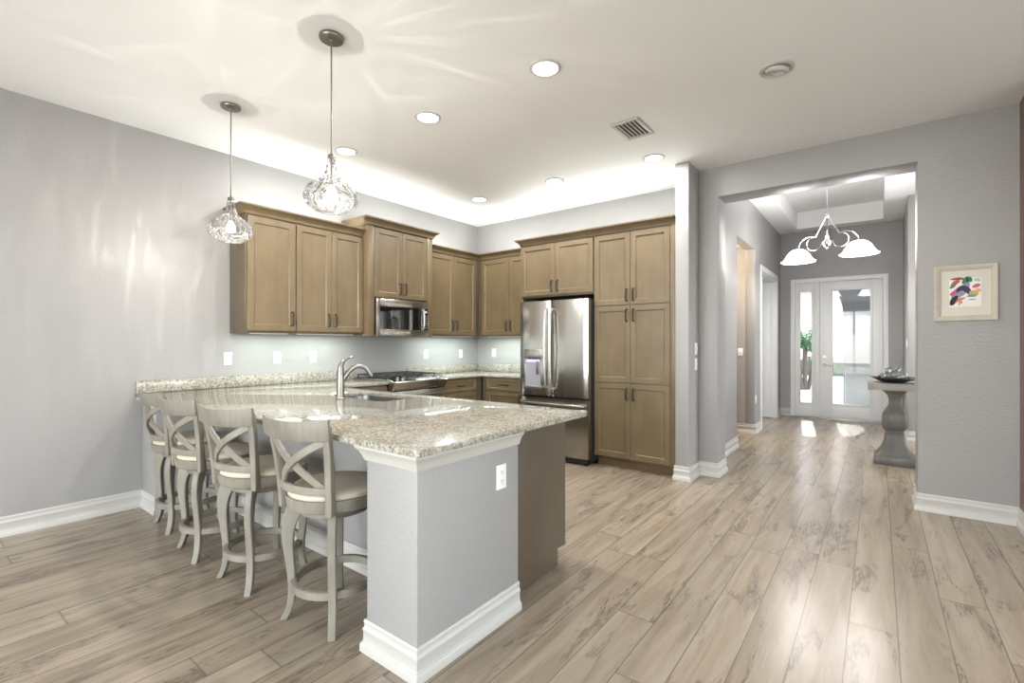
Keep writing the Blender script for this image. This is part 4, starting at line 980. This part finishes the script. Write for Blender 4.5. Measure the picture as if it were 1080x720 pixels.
# ---------------- foyer chandelier
hx_, hy_ = -.498, 7.07
ch = thing('chandelier', (hx_, hy_, 2.36), 'polished scroll-arm foyer chandelier with two white bell shades', 'chandelier')
MB().lathe([(0, TZ-.001), (.065, TZ-.001), (.065, TZ-.012), (.02, TZ-.03), (0, TZ-.03)], (hx_, hy_, 0), 28).build('ceiling_canopy', M_chrome, ch)
m = MB(); m.tube([(hx_, hy_, TZ-.02), (hx_, hy_, 2.60)], .006, 10); m.build('rod', M_chrome, ch)
MB().lathe([(0, 2.918), (.016, 2.915), (.024, 2.90), (.024, 2.885), (.012, 2.87), (0, 2.868)], (hx_, hy_, 0), 20).build('collar', M_chrome, ch)
MB().lathe([(0, 2.655), (.018, 2.65), (.02, 2.61), (.03, 2.605), (.048, 2.575), (.05, 2.55), (.036, 2.52), (.012, 2.505), (.010, 2.49), (0, 2.485)], (hx_, hy_, 0), 24).build('hub_ball', M_chrome, ch)
dA = Vector((-.82-hx_, 7.18-hy_, 0)); LA = dA.length; dA.normalize()
M_arm = mat('silver_scroll', (.72, .72, .74), .18, 1.)
for s_ in (1, -1):
    D = dA*s_; f = lambda q, z: Vector((hx_, hy_, 0)) + D*q + Vector((0, 0, z))
    pts = [f(.02, 2.60)] + [f(.150 + .085*math.cos(math.radians(g)), 2.575 + .085*math.sin(math.radians(g))) for g in range(200, 200+361, 15)]
    pts = [f(.150 + .085*math.cos(math.radians(g)), 2.575 + .085*math.sin(math.radians(g))) for g in range(170, 471, 10)]
    pts += smoothpath([pts[-1], f(.20, 2.655), f(.262, 2.635), f(.315, 2.585), f(LA, 2.53)], 5)[1:] if False else smoothpath([f(.12, 2.655), f(.20, 2.672), f(.275, 2.645), f(.322, 2.59), f(LA, 2.535)], 5)[1:]
    ar = MB().tube(pts, .0045, 8).build('scroll_arm', M_arm, ch)
    MB().tube([f(.012, 2.885), f(.135, 2.655)], .005, 8).build('stay_rod', M_chrome, ar)
    MB().tube([f(.045, 2.56), f(.07, 2.56)], .006, 8).build('arm_link', M_chrome, ar)
    cx, cy = f(LA, 0).x, f(LA, 0).y
    MB().lathe([(0, 2.545), (.02, 2.54), (.026, 2.525), (.0, 2.523)], (cx, cy, 0), 16).build('shade_cap', M_chrome, ar)
    out = [(.02, 2.530), (.06, 2.522), (.10, 2.495), (.130, 2.455), (.152, 2.415), (.174, 2.388), (.196, 2.374)]
    pr2 = [(q.x, q.z) for q in smoothpath([(r, 0, z) for r, z in out], 4)]
    prof = pr2 + [(r-.004, z-.005) for r, z in pr2[::-1]]
    MB().lathe(prof, (cx, cy, 0), 44, loop=True).build('bell_shade', M_shade, ar, smooth=60)
    MB().lathe([(0, 2.52), (.013, 2.515), (.028, 2.47), (.026, 2.445), (0, 2.43)], (cx, cy, 0), 16).build('bulb', M_bulb, ar)
    light('POINT', 'chandelier_bulb_light', (cx, cy, 2.405), 30, (1, .95, .88), parent=ch, shadow_soft_size=.03)
    light('POINT', 'tray_fill_light', (cx, cy, 2.68), 13, (1, .98, .96), parent=ch, shadow_soft_size=.12)   # added point light over each shade, brightens the tray ceiling
